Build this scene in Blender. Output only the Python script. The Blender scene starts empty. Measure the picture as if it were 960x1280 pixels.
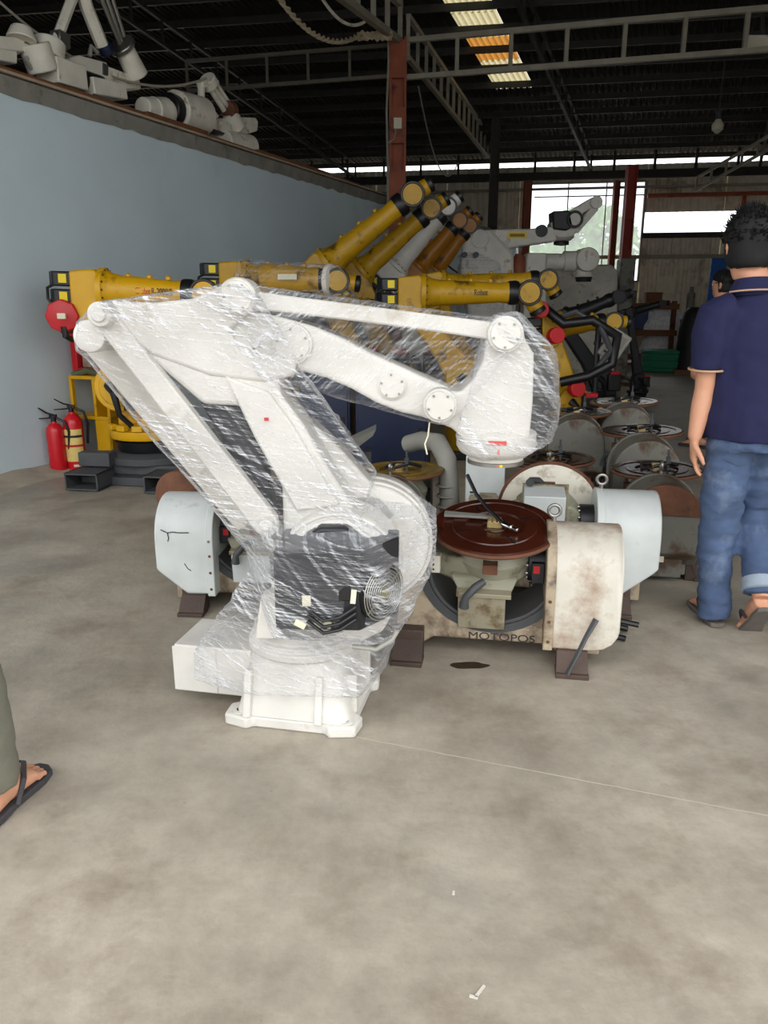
import bpy, bmesh, math, random
from mathutils import Vector, Matrix, noise, Euler
random.seed(7)
sc = bpy.context.scene
C = sc.collection
PI = math.pi
# ---------------------------------------------------------------- camera, sky, exposure
CAM_H, PITCH, FPX = 1.40, math.radians(15.3), 960.0
cam_data = bpy.data.cameras.new('camera')
cam = bpy.data.objects.new('camera', cam_data)
C.objects.link(cam)
cam.location = (0, 0, CAM_H)
cam.rotation_euler = (PI/2 - PITCH, 0, 0)
cam_data.sensor_fit = 'VERTICAL'
cam_data.sensor_height = 36
cam_data.lens = 36*FPX/1280
cam_data.clip_end = 400
sc.camera = cam
sc.view_settings.view_transform = 'Standard'
sc.view_settings.look = 'None'
sc.view_settings.exposure = 0.42
sc.view_settings.gamma = 1.0
sc.view_settings.use_curve_mapping = False
world = bpy.data.worlds.new('overcast_sky')
sc.world = world
world.use_nodes = True
wn = world.node_tree
bg = wn.nodes['Background']
bg.inputs['Strength'].default_value = 3.6
# overcast sky: three times as bright overhead as at the horizon
tcw = wn.nodes.new('ShaderNodeTexCoord')
sep = wn.nodes.new('ShaderNodeSeparateXYZ')
rampw = wn.nodes.new('ShaderNodeValToRGB')
rampw.color_ramp.elements[0].position = 0.0
rampw.color_ramp.elements[0].color = (0.33, 0.345, 0.36, 1)
rampw.color_ramp.elements[1].position = 1.0
rampw.color_ramp.elements[1].color = (1.0, 1.0, 0.99, 1)
wn.links.new(tcw.outputs['Generated'], sep.inputs[0])
wn.links.new(sep.outputs['Z'], rampw.inputs[0])
wn.links.new(rampw.outputs[0], bg.inputs['Color'])
sc.cycles.max_bounces = 8
sc.cycles.diffuse_bounces = 4
sc.cycles.transparent_max_bounces = 24

# ---------------------------------------------------------------- measuring helpers (camera maths -> metres)
CT, ST = math.cos(PITCH), math.sin(PITCH)
def ray(px, py):
    u, v = (px-480)/FPX, (py-640)/FPX
    return Vector((u, CT - v*ST, -ST - v*CT))
def P(px, py, Y):
    r = ray(px, py); t = Y/r.y
    return Vector((r.x*t, Y, CAM_H + r.z*t))
def G(px, py, z=0.0):
    r = ray(px, py); t = (z-CAM_H)/r.z
    return Vector((r.x*t, r.y*t, z))
def V(*a): return Vector(a)

# ---------------------------------------------------------------- materials
def lin(c):
    def f(x):
        x = x/255.0
        return x/12.92 if x <= .04045 else ((x+.055)/1.055)**2.4
    return (f(c[0]), f(c[1]), f(c[2]), 1)
def mat(name, col, rough=.5, metal=0., var=.12, scale=5., dirt=None, dirt_at=.56, dirt_w=.12, dscale=3., bump=0., bscale=60., spec=.5, stretch=(1,1,1)):
    m = bpy.data.materials.new(name); m.use_nodes = True
    nt = m.node_tree; N = nt.nodes; L = nt.links
    b = N['Principled BSDF']
    b.inputs['Roughness'].default_value = rough
    b.inputs['Metallic'].default_value = metal
    b.inputs['Specular IOR Level'].default_value = spec
    tc = N.new('ShaderNodeTexCoord')
    mp = N.new('ShaderNodeMapping'); mp.inputs['Scale'].default_value = stretch
    L.new(tc.outputs['Object'], mp.inputs['Vector'])
    n1 = N.new('ShaderNodeTexNoise'); n1.inputs['Scale'].default_value = scale; n1.inputs['Detail'].default_value = 6
    L.new(mp.outputs[0], n1.inputs['Vector'])
    r1 = N.new('ShaderNodeValToRGB')
    c = lin(col)
    r1.color_ramp.elements[0].position = .3; r1.color_ramp.elements[1].position = .7
    r1.color_ramp.elements[0].color = tuple(max(0, x*(1-var)) for x in c[:3])+(1,)
    r1.color_ramp.elements[1].color = tuple(min(1, x*(1+var)) for x in c[:3])+(1,)
    L.new(n1.outputs['Fac'], r1.inputs[0])
    out = r1.outputs[0]
    if dirt:
        n2 = N.new('ShaderNodeTexNoise'); n2.inputs['Scale'].default_value = dscale; n2.inputs['Detail'].default_value = 8
        n2.inputs['Roughness'].default_value = .65
        L.new(mp.outputs[0], n2.inputs['Vector'])
        r2 = N.new('ShaderNodeValToRGB')
        r2.color_ramp.elements[0].position = dirt_at; r2.color_ramp.elements[1].position = dirt_at+dirt_w
        L.new(n2.outputs['Fac'], r2.inputs[0])
        mx = N.new('ShaderNodeMixRGB'); mx.inputs[2].default_value = lin(dirt)
        L.new(r2.outputs[0], mx.inputs[0]); L.new(out, mx.inputs[1])
        out = mx.outputs[0]
    L.new(out, b.inputs['Base Color'])
    if bump:
        n3 = N.new('ShaderNodeTexNoise'); n3.inputs['Scale'].default_value = bscale; n3.inputs['Detail'].default_value = 5
        L.new(mp.outputs[0], n3.inputs['Vector'])
        bp = N.new('ShaderNodeBump'); bp.inputs['Strength'].default_value = bump; bp.inputs['Distance'].default_value = .01
        L.new(n3.outputs['Fac'], bp.inputs['Height']); L.new(bp.outputs[0], b.inputs['Normal'])
    return m

WHITE = mat('white_machine_paint', (212,209,202), .42, dirt=(176,168,150), dirt_at=.6, dscale=4)
WHITE2 = mat('aged_white_paint', (218,214,204), .5, dirt=(160,148,126), dscale=5)
BONE = mat('bone_white_paint', (226,221,206), .5, dirt=(150,136,110), dscale=6)
HOUSEW = mat('dirty_white_cover_paint', (208,203,190), .5, dirt=(138,104,76), dirt_at=.46, dirt_w=.25, dscale=5, bump=.1)
HOUSEG = mat('pale_grey_cover_paint', (205,210,208), .45, dirt=(150,138,118), dirt_at=.62, dirt_w=.15, dscale=5)
HOUSEB = mat('weathered_shade_darkened_grey_paint', (116,114,105), .5, dirt=(84,66,50), dirt_at=.5, dscale=5)  # weathered grey, base darkened to stand in for light falloff deep in the hall
FRAME_B = mat('stained_beige_frame_paint', (172,156,132), .55, dirt=(86,68,54), dirt_at=.46, dirt_w=.2, dscale=9, bump=.15)
DARKGREY = mat('dark_grey_paint', (66,68,70), .5, var=.2)
BLACK = mat('black_plastic', (22,22,24), .4, var=.25)
BLACKM = mat('black_motor_paint', (28,28,32), .45, var=.2)
STEEL = mat('dull_steel', (150,148,142), .35, metal=.85, var=.15)
CHROME = mat('bright_chrome', (210,210,208), .15, metal=1)
RUSTDISC = mat('oily_rust_brown_disc', (74,32,20), .24, var=.35, scale=3, dirt=(40,20,14), dscale=6, spec=.6)
RUSTY = mat('orange_rust', (104,66,46), .8, var=.3, scale=12, dirt=(72,48,36), dscale=8, bump=.3)
DARKDISC = mat('dark_oiled_disc', (58,40,32), .2, metal=.3, var=.3, scale=4, spec=.7)
OCHRE = mat('ochre_stained_disc', (122,96,34), .35, var=.3, scale=5, dirt=(60,36,20), dscale=6)
FOOTB = mat('rust_brown_foot_paint', (74,58,50), .6, var=.3, dirt=(120,96,76), dirt_at=.62, dscale=14, bump=.2)
YOKE = mat('greenish_grey_casting', (150,148,128), .45, dirt=(92,80,60), dirt_at=.55, dscale=7)
BOXM = mat('bare_grimy_metal_box', (160,152,130), .42, metal=.25, dirt=(110,96,70), dirt_at=.5, dscale=9)
YELLOW = mat('yellow_robot_paint', (214,162,8), .42, var=.08, dirt=(150,104,10), dirt_at=.62, dscale=6)
YELLOWD = mat('grimy_yellow_robot_paint', (188,144,14), .45, var=.14, dirt=(92,66,16), dirt_at=.56, dscale=6)
ORANGEY = mat('amber_robot_paint', (170,110,18), .45, var=.12, dirt=(96,62,16), dirt_at=.58, dscale=6)
STICK = mat('yellow_sticker', (232,206,20), .5, var=.03)
REDP = mat('red_plastic', (196,24,34), .4, var=.08)
REDX = mat('red_gloss_enamel', (206,28,40), .28, var=.05)
PALEPAPER = mat('pale_paper_label', (222,216,190), .6, var=.05)
CREAM = mat('cream_yellow_label', (226,200,120), .55, var=.1, scale=20)
PLATE = mat('charcoal_steel_plate', (70,72,74), .6, var=.15, dirt=(100,98,92), dirt_at=.6, dscale=6)
NAVYP = mat('navy_cabinet_paint', (22,32,60), .4, var=.12)
REDCOL = mat('red_oxide_column_paint', (150,74,42), .6, var=.2, dirt=(92,44,28), dscale=4)
REDCOL2 = mat('faded_red_column_paint', (168,62,48), .6, var=.2)
TRUSS = mat('grey_truss_paint', (150,144,128), .6, var=.15)
TRUSSD = mat('dark_steel_paint', (48,46,42), .7, var=.2)
ROOFM = mat('dark_roof_sheet', (44,41,35), .8, var=.2)  # very dark base colour for the roof sheets
SHEET = mat('weathered_wall_sheet', (218,210,190), .6, var=.1, dirt=(170,156,130), dirt_at=.55, dscale=1.5)
WOOD = mat('brown_timber', (120,76,46), .7, var=.25, scale=9, stretch=(1,1,6))
SKIN = mat('skin', (206,150,120), .5, var=.06, scale=14)
HAIR = mat('black_hair', (12,11,12), .75, var=.3, scale=60)
NAVYC = mat('navy_polo_cotton', (21,23,64), .85, var=.12, scale=30, bump=.2, bscale=300)
TANT = mat('tan_trim', (196,156,120), .8)
DENIM = mat('blue_denim', (70,88,120), .85, var=.22, scale=9, dirt=(124,140,162), dirt_at=.54, dirt_w=.25, dscale=5, bump=.3, bscale=260)
DENIMI = mat('pale_denim_cuff', (150,162,176), .85, var=.12, scale=20)
OLIVE = mat('olive_cotton', (112,112,98), .85, var=.1, scale=14, bump=.2, bscale=200)
SOLE = mat('grey_rubber_sole', (104,98,92), .8, var=.12, scale=20)
DKSOLE = mat('charcoal_rubber_sole', (62,60,64), .75, var=.12)
DKCLOTH = mat('black_cotton', (30,30,36), .85)
GREEN = mat('green_coiled_hose', (44,120,92), .35, var=.15)
SILVER = mat('silver_wrap', (236,238,242), .3, metal=.0, var=.2, scale=14, bump=1.0, bscale=18)
BLUEP = mat('blue_plastic', (30,90,170), .45)
ORANGE = mat('orange_plastic', (214,96,32), .5)
ROPE = mat('pale_rope', (190,176,148), .9, var=.15)
LEAF = mat('tree_leaf', (96,140,62), .7, var=.3, scale=3)
BARK = mat('tree_bark', (96,84,66), .9)
HOUSEWALL = mat('distant_house_render', (222,214,196), .8)
HOSEGREY = mat('grey_corrugated_hose', (150,148,140), .5, var=.12)
BRASS = mat('pale_brass', (206,180,124), .4, metal=.4)
INK = mat('dark_ink', (40,38,40), .7)
REDINK = mat('red_ink', (190,40,30), .7)
WIRE = mat('silver_wire', (190,190,184), .3, metal=.9)
MIRRORISH = mat('polished_steel_disc', (200,196,188), .16, metal=.9, var=.2, scale=3, dirt=(70,56,48), dirt_at=.6, dscale=4)

def wall_mat():
    m = mat('pale_blue_plaster', (203,219,226), .75, var=.05, scale=1.2, dirt=(184,202,208), dirt_at=.58, dirt_w=.2, dscale=.9, bump=.12, bscale=20)
    return m
BLUEWALL = wall_mat()
CEMENT = mat('raw_cement_render', (134,132,124), .85, var=.18, scale=5, dirt=(104,100,92), dscale=6, bump=.25, bscale=30)
def floor_mat():
    m = bpy.data.materials.new('worn_concrete'); m.use_nodes = True
    nt = m.node_tree; N = nt.nodes; L = nt.links; b = N['Principled BSDF']
    tc = N.new('ShaderNodeTexCoord')
    def noise_(scale, detail, rough=.6, src=None):
        n = N.new('ShaderNodeTexNoise'); n.inputs['Scale'].default_value = scale; n.inputs['Detail'].default_value = detail
        n.inputs['Roughness'].default_value = rough
        L.new(src or tc.outputs['Object'], n.inputs['Vector']); return n
    def ramp(n, p0, c0, p1, c1):
        r = N.new('ShaderNodeValToRGB')
        r.color_ramp.elements[0].position = p0; r.color_ramp.elements[0].color = c0
        r.color_ramp.elements[1].position = p1; r.color_ramp.elements[1].color = c1
        L.new(n.outputs['Fac'], r.inputs[0]); return r
    base = ramp(noise_(1.7, 14, .74), .36, lin((138,130,117)), .64, lin((178,169,154)))
    st = ramp(noise_(2.3, 9, .7), .51, (0,0,0,1), .76, (.75,.75,.75,1))
    mx = N.new('ShaderNodeMixRGB'); mx.inputs[2].default_value = lin((116,99,80))
    L.new(st.outputs[0], mx.inputs[0]); L.new(base.outputs[0], mx.inputs[1])
    st2 = ramp(noise_(.9, 6, .6), .56, (0,0,0,1), .75, (.6,.6,.6,1))
    mx2 = N.new('ShaderNodeMixRGB'); mx2.inputs[2].default_value = lin((108,108,105))
    L.new(st2.outputs[0], mx2.inputs[0]); L.new(mx.outputs[0], mx2.inputs[1])
    # pale sweeping scrapes
    mp = N.new('ShaderNodeMapping'); mp.inputs['Scale'].default_value = (.7, 5.5, 1); mp.inputs['Rotation'].default_value = (0,0,.35)
    L.new(tc.outputs['Object'], mp.inputs[0])
    st3 = ramp(noise_(1.6, 8, .7, mp.outputs[0]), .6, (0,0,0,1), .8, (.6,.6,.6,1))
    mx3 = N.new('ShaderNodeMixRGB'); mx3.inputs[2].default_value = lin((168,164,156))
    L.new(st3.outputs[0], mx3.inputs[0]); L.new(mx2.outputs[0], mx3.inputs[1])
    sp = ramp(noise_(34, 4, .6), .70, (0,0,0,1), .76, (.5,.5,.5,1))
    mx4 = N.new('ShaderNodeMixRGB'); mx4.inputs[2].default_value = lin((84,75,64))
    L.new(sp.outputs[0], mx4.inputs[0]); L.new(mx3.outputs[0], mx4.inputs[1])
    L.new(mx4.outputs[0], b.inputs['Base Color'])
    rr = ramp(noise_(1.7, 6), .35, (.42,.42,.42,1), .7, (.7,.7,.7,1)); L.new(rr.outputs[0], b.inputs['Roughness'])
    bp = N.new('ShaderNodeBump'); bp.inputs['Strength'].default_value = .25; bp.inputs['Distance'].default_value = .01
    L.new(noise_(28, 8).outputs['Fac'], bp.inputs['Height']); L.new(bp.outputs[0], b.inputs['Normal'])
    return m
FLOOR = floor_mat()
def sheet_translucent(name, col):
    m = bpy.data.materials.new(name); m.use_nodes = True
    nt = m.node_tree; N = nt.nodes; L = nt.links
    N.remove(N['Principled BSDF'])
    t = N.new('ShaderNodeBsdfTranslucent'); t.inputs['Color'].default_value = lin(col)
    g = N.new('ShaderNodeBsdfDiffuse'); g.inputs['Color'].default_value = lin(col)
    n = N.new('ShaderNodeTexNoise'); n.inputs['Scale'].default_value = 4
    mr = N.new('ShaderNodeMapRange'); mr.inputs[3].default_value = .1; mr.inputs[4].default_value = .35
    L.new(n.outputs['Fac'], mr.inputs[0])
    mx = N.new('ShaderNodeMixShader')
    L.new(mr.outputs[0], mx.inputs[0]); L.new(t.outputs[0], mx.inputs[1]); L.new(g.outputs[0], mx.inputs[2])
    L.new(mx.outputs[0], N['Material Output'].inputs['Surface'])
    return m
SKYL = sheet_translucent('cream_translucent_sheet', (142,134,104))
SKYLO = sheet_translucent('amber_translucent_sheet', (136,92,40))
def film_mat(name, lo, hi, rot):
    # clear stretch wrap: mostly see-through, white opacity streaks painted in for reflections, glossy wrinkles
    m = bpy.data.materials.new(name); m.use_nodes = True
    nt = m.node_tree; N = nt.nodes; L = nt.links
    b = N['Principled BSDF']
    b.inputs['Base Color'].default_value = (.86,.88,.92,1); b.inputs['Roughness'].default_value = .16
    b.inputs['Specular IOR Level'].default_value = .9
    tc = N.new('ShaderNodeTexCoord')
    hs = []
    for k, (r, s, d_) in enumerate(((rot, (1.1, 2, 120), .25), (rot-.5, (1.6, 2, 70), .4), (rot+.35, (2.2, 3, 180), .2))):
        mp0 = N.new('ShaderNodeMapping'); mp0.inputs['Rotation'].default_value = (0, r, 0)
        mp = N.new('ShaderNodeMapping'); mp.inputs['Scale'].default_value = s
        n = N.new('ShaderNodeTexNoise'); n.inputs['Scale'].default_value = 1.0; n.inputs['Detail'].default_value = 2
        n.inputs['Distortion'].default_value = d_
        L.new(tc.outputs['Object'], mp0.inputs[0]); L.new(mp0.outputs[0], mp.inputs[0]); L.new(mp.outputs[0], n.inputs['Vector'])
        hs.append(n)
    def math_(op, a, b_):
        q = N.new('ShaderNodeMath'); q.operation = op
        for k, x in enumerate((a, b_)):
            if isinstance(x, (int, float)): q.inputs[k].default_value = x
            else: L.new(x, q.inputs[k])
        return q.outputs[0]
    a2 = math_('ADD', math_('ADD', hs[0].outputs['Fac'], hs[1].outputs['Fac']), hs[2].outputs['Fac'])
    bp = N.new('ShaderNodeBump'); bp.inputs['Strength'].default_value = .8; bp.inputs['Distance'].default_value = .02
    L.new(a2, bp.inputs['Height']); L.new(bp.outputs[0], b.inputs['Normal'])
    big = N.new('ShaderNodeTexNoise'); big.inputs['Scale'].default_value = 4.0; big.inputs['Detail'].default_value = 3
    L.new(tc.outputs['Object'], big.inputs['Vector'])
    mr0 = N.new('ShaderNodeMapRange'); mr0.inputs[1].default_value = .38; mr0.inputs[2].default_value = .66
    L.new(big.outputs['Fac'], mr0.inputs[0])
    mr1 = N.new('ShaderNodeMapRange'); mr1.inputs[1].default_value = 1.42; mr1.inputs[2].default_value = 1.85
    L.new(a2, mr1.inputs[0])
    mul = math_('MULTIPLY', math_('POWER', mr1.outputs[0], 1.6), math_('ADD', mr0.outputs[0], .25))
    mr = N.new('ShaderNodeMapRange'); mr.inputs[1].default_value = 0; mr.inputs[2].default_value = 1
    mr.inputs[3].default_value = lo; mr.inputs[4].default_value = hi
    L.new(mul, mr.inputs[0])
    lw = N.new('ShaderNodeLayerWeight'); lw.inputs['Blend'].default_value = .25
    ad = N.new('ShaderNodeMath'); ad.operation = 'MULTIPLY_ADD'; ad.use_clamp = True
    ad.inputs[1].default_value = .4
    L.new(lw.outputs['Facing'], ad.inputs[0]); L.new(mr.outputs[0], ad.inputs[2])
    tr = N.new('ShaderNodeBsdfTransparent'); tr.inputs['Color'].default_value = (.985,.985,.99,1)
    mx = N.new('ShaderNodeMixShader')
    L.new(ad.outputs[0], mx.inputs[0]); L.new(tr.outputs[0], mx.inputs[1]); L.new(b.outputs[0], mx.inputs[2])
    L.new(mx.outputs[0], N['Material Output'].inputs['Surface'])
    return m
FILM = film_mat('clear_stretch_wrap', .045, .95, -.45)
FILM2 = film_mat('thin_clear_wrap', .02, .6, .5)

# ---------------------------------------------------------------- mesh helpers
def frame(d):
    d = d.normalized(); up = V(0,0,1) if abs(d.z) < .95 else V(0,1,0)
    s = d.cross(up).normalized(); return s, s.cross(d).normalized()
TMP = bpy.data.scenes.new('workbench')      # scratch scene: voxel skins are worked out there, removed at the end
class MB:
    def __init__(s): s.bm = bmesh.new()
    def box(s, c, size, R=None):
        M = Matrix.Translation(Vector(c)) @ (R.to_4x4() if R else Matrix()) @ Matrix.Diagonal((size[0], size[1], size[2], 1))
        bmesh.ops.create_cube(s.bm, size=1, matrix=M); return s
    def bx(s, x0, x1, y0, y1, z0, z1): return s.box(((x0+x1)/2,(y0+y1)/2,(z0+z1)/2),(x1-x0,y1-y0,z1-z0))
    def bar(s, a, b, w, h):
        a, b = Vector(a), Vector(b); d = b-a; x = d.normalized(); sd, up = frame(d)
        R = Matrix((x, sd, up)).transposed()
        return s.box((a+b)/2, (d.length, w, h), R)
    def rings(s, rings, caps=True):
        vs = [[s.bm.verts.new(p) for p in r] for r in rings]
        n = len(vs[0])
        for i in range(len(vs)-1):
            for j in range(n):
                s.bm.faces.new((vs[i][j], vs[i][(j+1)%n], vs[i+1][(j+1)%n], vs[i+1][j]))
        if caps:
            s.bm.faces.new(vs[0][::-1]); s.bm.faces.new(vs[-1])
        return s
    def cyl(s, a, b, r, r2=None, n=20):
        a, b = Vector(a), Vector(b); r2 = r if r2 is None else r2; u, w = frame(b-a)
        f = lambda c, q: [c + (u*math.cos(2*PI*i/n) + w*math.sin(2*PI*i/n))*q for i in range(n)]
        return s.rings([f(a, r), f(b, r2)])
    def tube(s, pts, r, n=8, flat=1.0):
        pts = [Vector(p) for p in pts]; m = len(pts); rr = r if isinstance(r, (list, tuple)) else [r]*m
        R = []; pu = None
        for i, p in enumerate(pts):
            d = (pts[min(i+1, m-1)] - pts[max(i-1, 0)]).normalized()
            u, w = frame(d)
            if pu is not None:
                u = (pu - d*pu.dot(d)).normalized(); w = u.cross(d).normalized()
            pu = u
            R.append([p + (u*math.cos(2*PI*k/n) + w*math.sin(2*PI*k/n)*flat)*rr[i] for k in range(n)])
        return s.rings(R)
    def ell(s, ringspec, n=20):   # (centre, rx, ry) horizontal ellipses
        return s.rings([[Vector(c)+V(rx*math.cos(2*PI*k/n), ry*math.sin(2*PI*k/n), 0) for k in range(n)] for c, rx, ry in ringspec])
    def prism(s, poly, y0, y1):   # outline in (x, z), extruded along y
        a = [s.bm.verts.new((x, y0, z)) for x, z in poly]; b = [s.bm.verts.new((x, y1, z)) for x, z in poly]
        n = len(poly)
        s.bm.faces.new(a); s.bm.faces.new(b[::-1])
        for i in range(n): s.bm.faces.new((a[i], b[i], b[(i+1)%n], a[(i+1)%n]))
        return s
    def plan(s, poly, z0, z1):    # outline in (x, y), extruded along z
        a = [s.bm.verts.new((x, y, z0)) for x, y in poly]; b = [s.bm.verts.new((x, y, z1)) for x, y in poly]
        n = len(poly)
        s.bm.faces.new(a[::-1]); s.bm.faces.new(b)
        for i in range(n): s.bm.faces.new((a[i], a[(i+1)%n], b[(i+1)%n], b[i]))
        return s
    def lathe(s, prof, o=(0,0,0), axis=(0,0,1), n=32):
        o = Vector(o); ax = Vector(axis).normalized(); u, w = frame(ax)
        return s.rings([[o + ax*h + (u*math.cos(2*PI*k/n)+w*math.sin(2*PI*k/n))*max(r, 1e-4) for k in range(n)] for r, h in prof])
    def sph(s, c, r, sc=(1,1,1), n=16):
        M = Matrix.Translation(Vector(c)) @ Matrix.Diagonal((sc[0]*r, sc[1]*r, sc[2]*r, 1))
        bmesh.ops.create_uvsphere(s.bm, u_segments=n, v_segments=max(6, n//2+2), radius=1, matrix=M); return s
    def tor(s, c, axis, R, r, n=28, m=8):
        c = Vector(c); ax = Vector(axis).normalized(); u, w = frame(ax); g = []
        for i in range(n):
            a = 2*PI*i/n; d = u*math.cos(a)+w*math.sin(a)
            g.append([s.bm.verts.new(c + d*(R + r*math.cos(2*PI*k/m)) + ax*r*math.sin(2*PI*k/m)) for k in range(m)])
        for i in range(n):
            for k in range(m):
                s.bm.faces.new((g[i][k], g[(i+1)%n][k], g[(i+1)%n][(k+1)%m], g[i][(k+1)%m]))
        return s
    def hull(s, pts):
        vs = [s.bm.verts.new(p) for p in pts]
        r = bmesh.ops.convex_hull(s.bm, input=vs)
        dead = [e for e in r['geom_interior'] if isinstance(e, bmesh.types.BMVert)]
        if dead: bmesh.ops.delete(s.bm, geom=dead, context='VERTS')
        return s
    def xf(s, M): bmesh.ops.transform(s.bm, matrix=M, verts=s.bm.verts[:]); return s
    def build(s, name, m, parent=None, bevel=0, seg=2, angle=38, loc=None, remesh=0, smooth_it=0):
        bmesh.ops.recalc_face_normals(s.bm, faces=s.bm.faces[:])
        me = bpy.data.meshes.new(name); s.bm.to_mesh(me); s.bm.free()
        o = bpy.data.objects.new(name, me); C.objects.link(o)
        if m: me.materials.append(m)
        if remesh:
            md = o.modifiers.new('skin', 'REMESH'); md.mode = 'VOXEL'; md.voxel_size = remesh
            if smooth_it:
                ms = o.modifiers.new('smooth', 'SMOOTH'); ms.iterations = smooth_it; ms.factor = .5
            C.objects.unlink(o); TMP.collection.objects.link(o); TMP.view_layers[0].update(); dg = TMP.view_layers[0].depsgraph
            nm = bpy.data.meshes.new_from_object(o.evaluated_get(dg))
            TMP.collection.objects.unlink(o); C.objects.link(o)
            o.modifiers.clear(); old = o.data; o.data = nm; bpy.data.meshes.remove(old); me = nm; nm.name = name
            if m and not len(me.materials): me.materials.append(m)
            me.shade_smooth()
        else:
            me.shade_smooth(); me.set_sharp_from_angle(angle=math.radians(angle))
        if bevel:
            bv = o.modifiers.new('edge', 'BEVEL'); bv.width = bevel; bv.segments = seg; bv.limit_method = 'ANGLE'; bv.angle_limit = math.radians(34)
        if parent: o.parent = parent
        if loc is not None: o.location = loc
        return o
def roughen(me, f):      # push every vertex along its normal by f(co)
    cn = [(v.co.copy(), v.normal.copy()) for v in me.vertices]
    flat = []
    for c, n in cn: flat.extend(c+n*f(c))
    me.vertices.foreach_set('co', flat); me.update()
def tag(o, label=None, cat=None, group=None, kind=None):
    if label: o['label'] = label
    if cat: o['category'] = cat
    if group: o['group'] = group
    if kind: o['kind'] = kind
    return o
def thing(name, label, cat, loc=(0,0,0), rz=0, group=None):
    o = bpy.data.objects.new(name, None); C.objects.link(o)
    o.empty_display_size = .1; o.location = loc; o.rotation_euler = (0,0,rz)
    return tag(o, label, cat, group)
def struct(name, mb, m, **k):
    return tag(mb.build(name, m, **k), kind='structure')
def text(name, s, size, m, parent, loc, rot, ext=.0008, sx=1.):
    cu = bpy.data.curves.new(name, 'FONT'); cu.body = s; cu.size = size; cu.extrude = ext; cu.align_x = 'CENTER'; cu.align_y = 'CENTER'
    t = bpy.data.objects.new(name, cu); TMP.collection.objects.link(t); TMP.view_layers[0].update()
    me = bpy.data.meshes.new_from_object(t.evaluated_get(TMP.view_layers[0].depsgraph)); bpy.data.objects.remove(t); bpy.data.curves.remove(cu)
    me.name = name; me.materials.clear(); me.materials.append(m)
    o = bpy.data.objects.new(name, me); C.objects.link(o); o.parent = parent; o.location = loc; o.rotation_euler = rot; o.scale = (sx,1,1)
    return o
def arc(cx, cz, r, a0, a1, n=12): return [(cx+r*math.cos(a0+(a1-a0)*i/n), cz+r*math.sin(a0+(a1-a0)*i/n)) for i in range(n+1)]

# ================================================================ THE BUILDING
TD = V(.985, -.17, 0).normalized()          # along the back wall
DD = V(.383, .924, 0).normalized()          # away from the camera, along the blue wall
B0 = V(3.8, 23.0, 0)
def BW(u, v=0, z=0): return B0 + TD*u - DD*v + V(0,0,z)     # building frame: u along the back wall, v out of it
def back_uz(px, py):                        # where a sight line meets the back wall
    r = ray(px, py); n = V(-TD.y, TD.x, 0)
    t = B0.dot(n)/r.dot(n); p = r*t
    return (p-B0).dot(TD), CAM_H + p.z
fl = MB(); fl.bx(-24, 30, -9, 44, -.12, 0)
FLO = struct('floor', fl, FLOOR)
j = MB(); a, b = G(436,920), G(990,1026)
b = a+(b-a)*4.5
d = (b-a); dn = d.normalized(); sd = V(-dn.y, dn.x, 0)
pts = [a + d*(i/160) + sd*(.004*noise.noise((i*.5,0,0))) for i in range(161)]
for q in range(160):
    w = (.0022)*(1+.5*noise.noise((q*.9,3,0)))
    vs = [j.bm.verts.new(pp + sd*ss*w + V(0,0,.0012)) for pp, ss in ((pts[q],-1),(pts[q+1],-1),(pts[q+1],1),(pts[q],1))]
    j.bm.faces.new(vs)
j.build('floor_joint', mat('pale_joint_filler', (196,188,170), .8), FLO)
o_ = MB(); oc = G(585,832)
ring = []
for k in range(36):
    a_ = 2*PI*k/36; rr = 1+.28*noise.noise((math.cos(a_)*1.6, math.sin(a_)*1.6, 4))
    ring.append(oc + V(math.cos(a_)*.075*rr, math.sin(a_)*.032*rr, .0015))
o_.bm.faces.new([o_.bm.verts.new(p) for p in ring])
o_.build('oil_stain', mat('dark_oil_stain', (58,46,36), .35, var=.3, scale=30), FLO)
pm = mat('dry_concrete_smear', (206,200,188), .8)
for (px, py, l, r) in ((600,1240,.035,.9),(592,1247,.018,-.3),(567,1117,.012,1.4),(68,590,.04,.2)):
    s_ = MB(); s_.box(G(px,py)+V(0,0,.002), (l,.006,.003), Matrix.Rotation(r,3,'Z')); s_.build('plaster_fleck', pm, FLO)

# blue partition wall, 3 m, with a raw cement band and a ledge on top
WA = V(-3.088, 6.02, 0); WD = V(.385, .923, 0).normalized(); WN = V(-WD.y, WD.x, 0)   # WN points into the wall
def WP(s, n, z): return WA + WD*s + WN*n + V(0,0,z)
def slab(s0, s1, n0, n1, z0, z1):
    m = MB(); c = (WP(s0,n0,z0)+WP(s1,n1,z1))/2
    R = Matrix((WD, WN, V(0,0,1))).transposed()
    return m.box(c, (s1-s0, n1-n0, z1-z0), R)
WL = 17.6
wl = MB()
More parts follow.
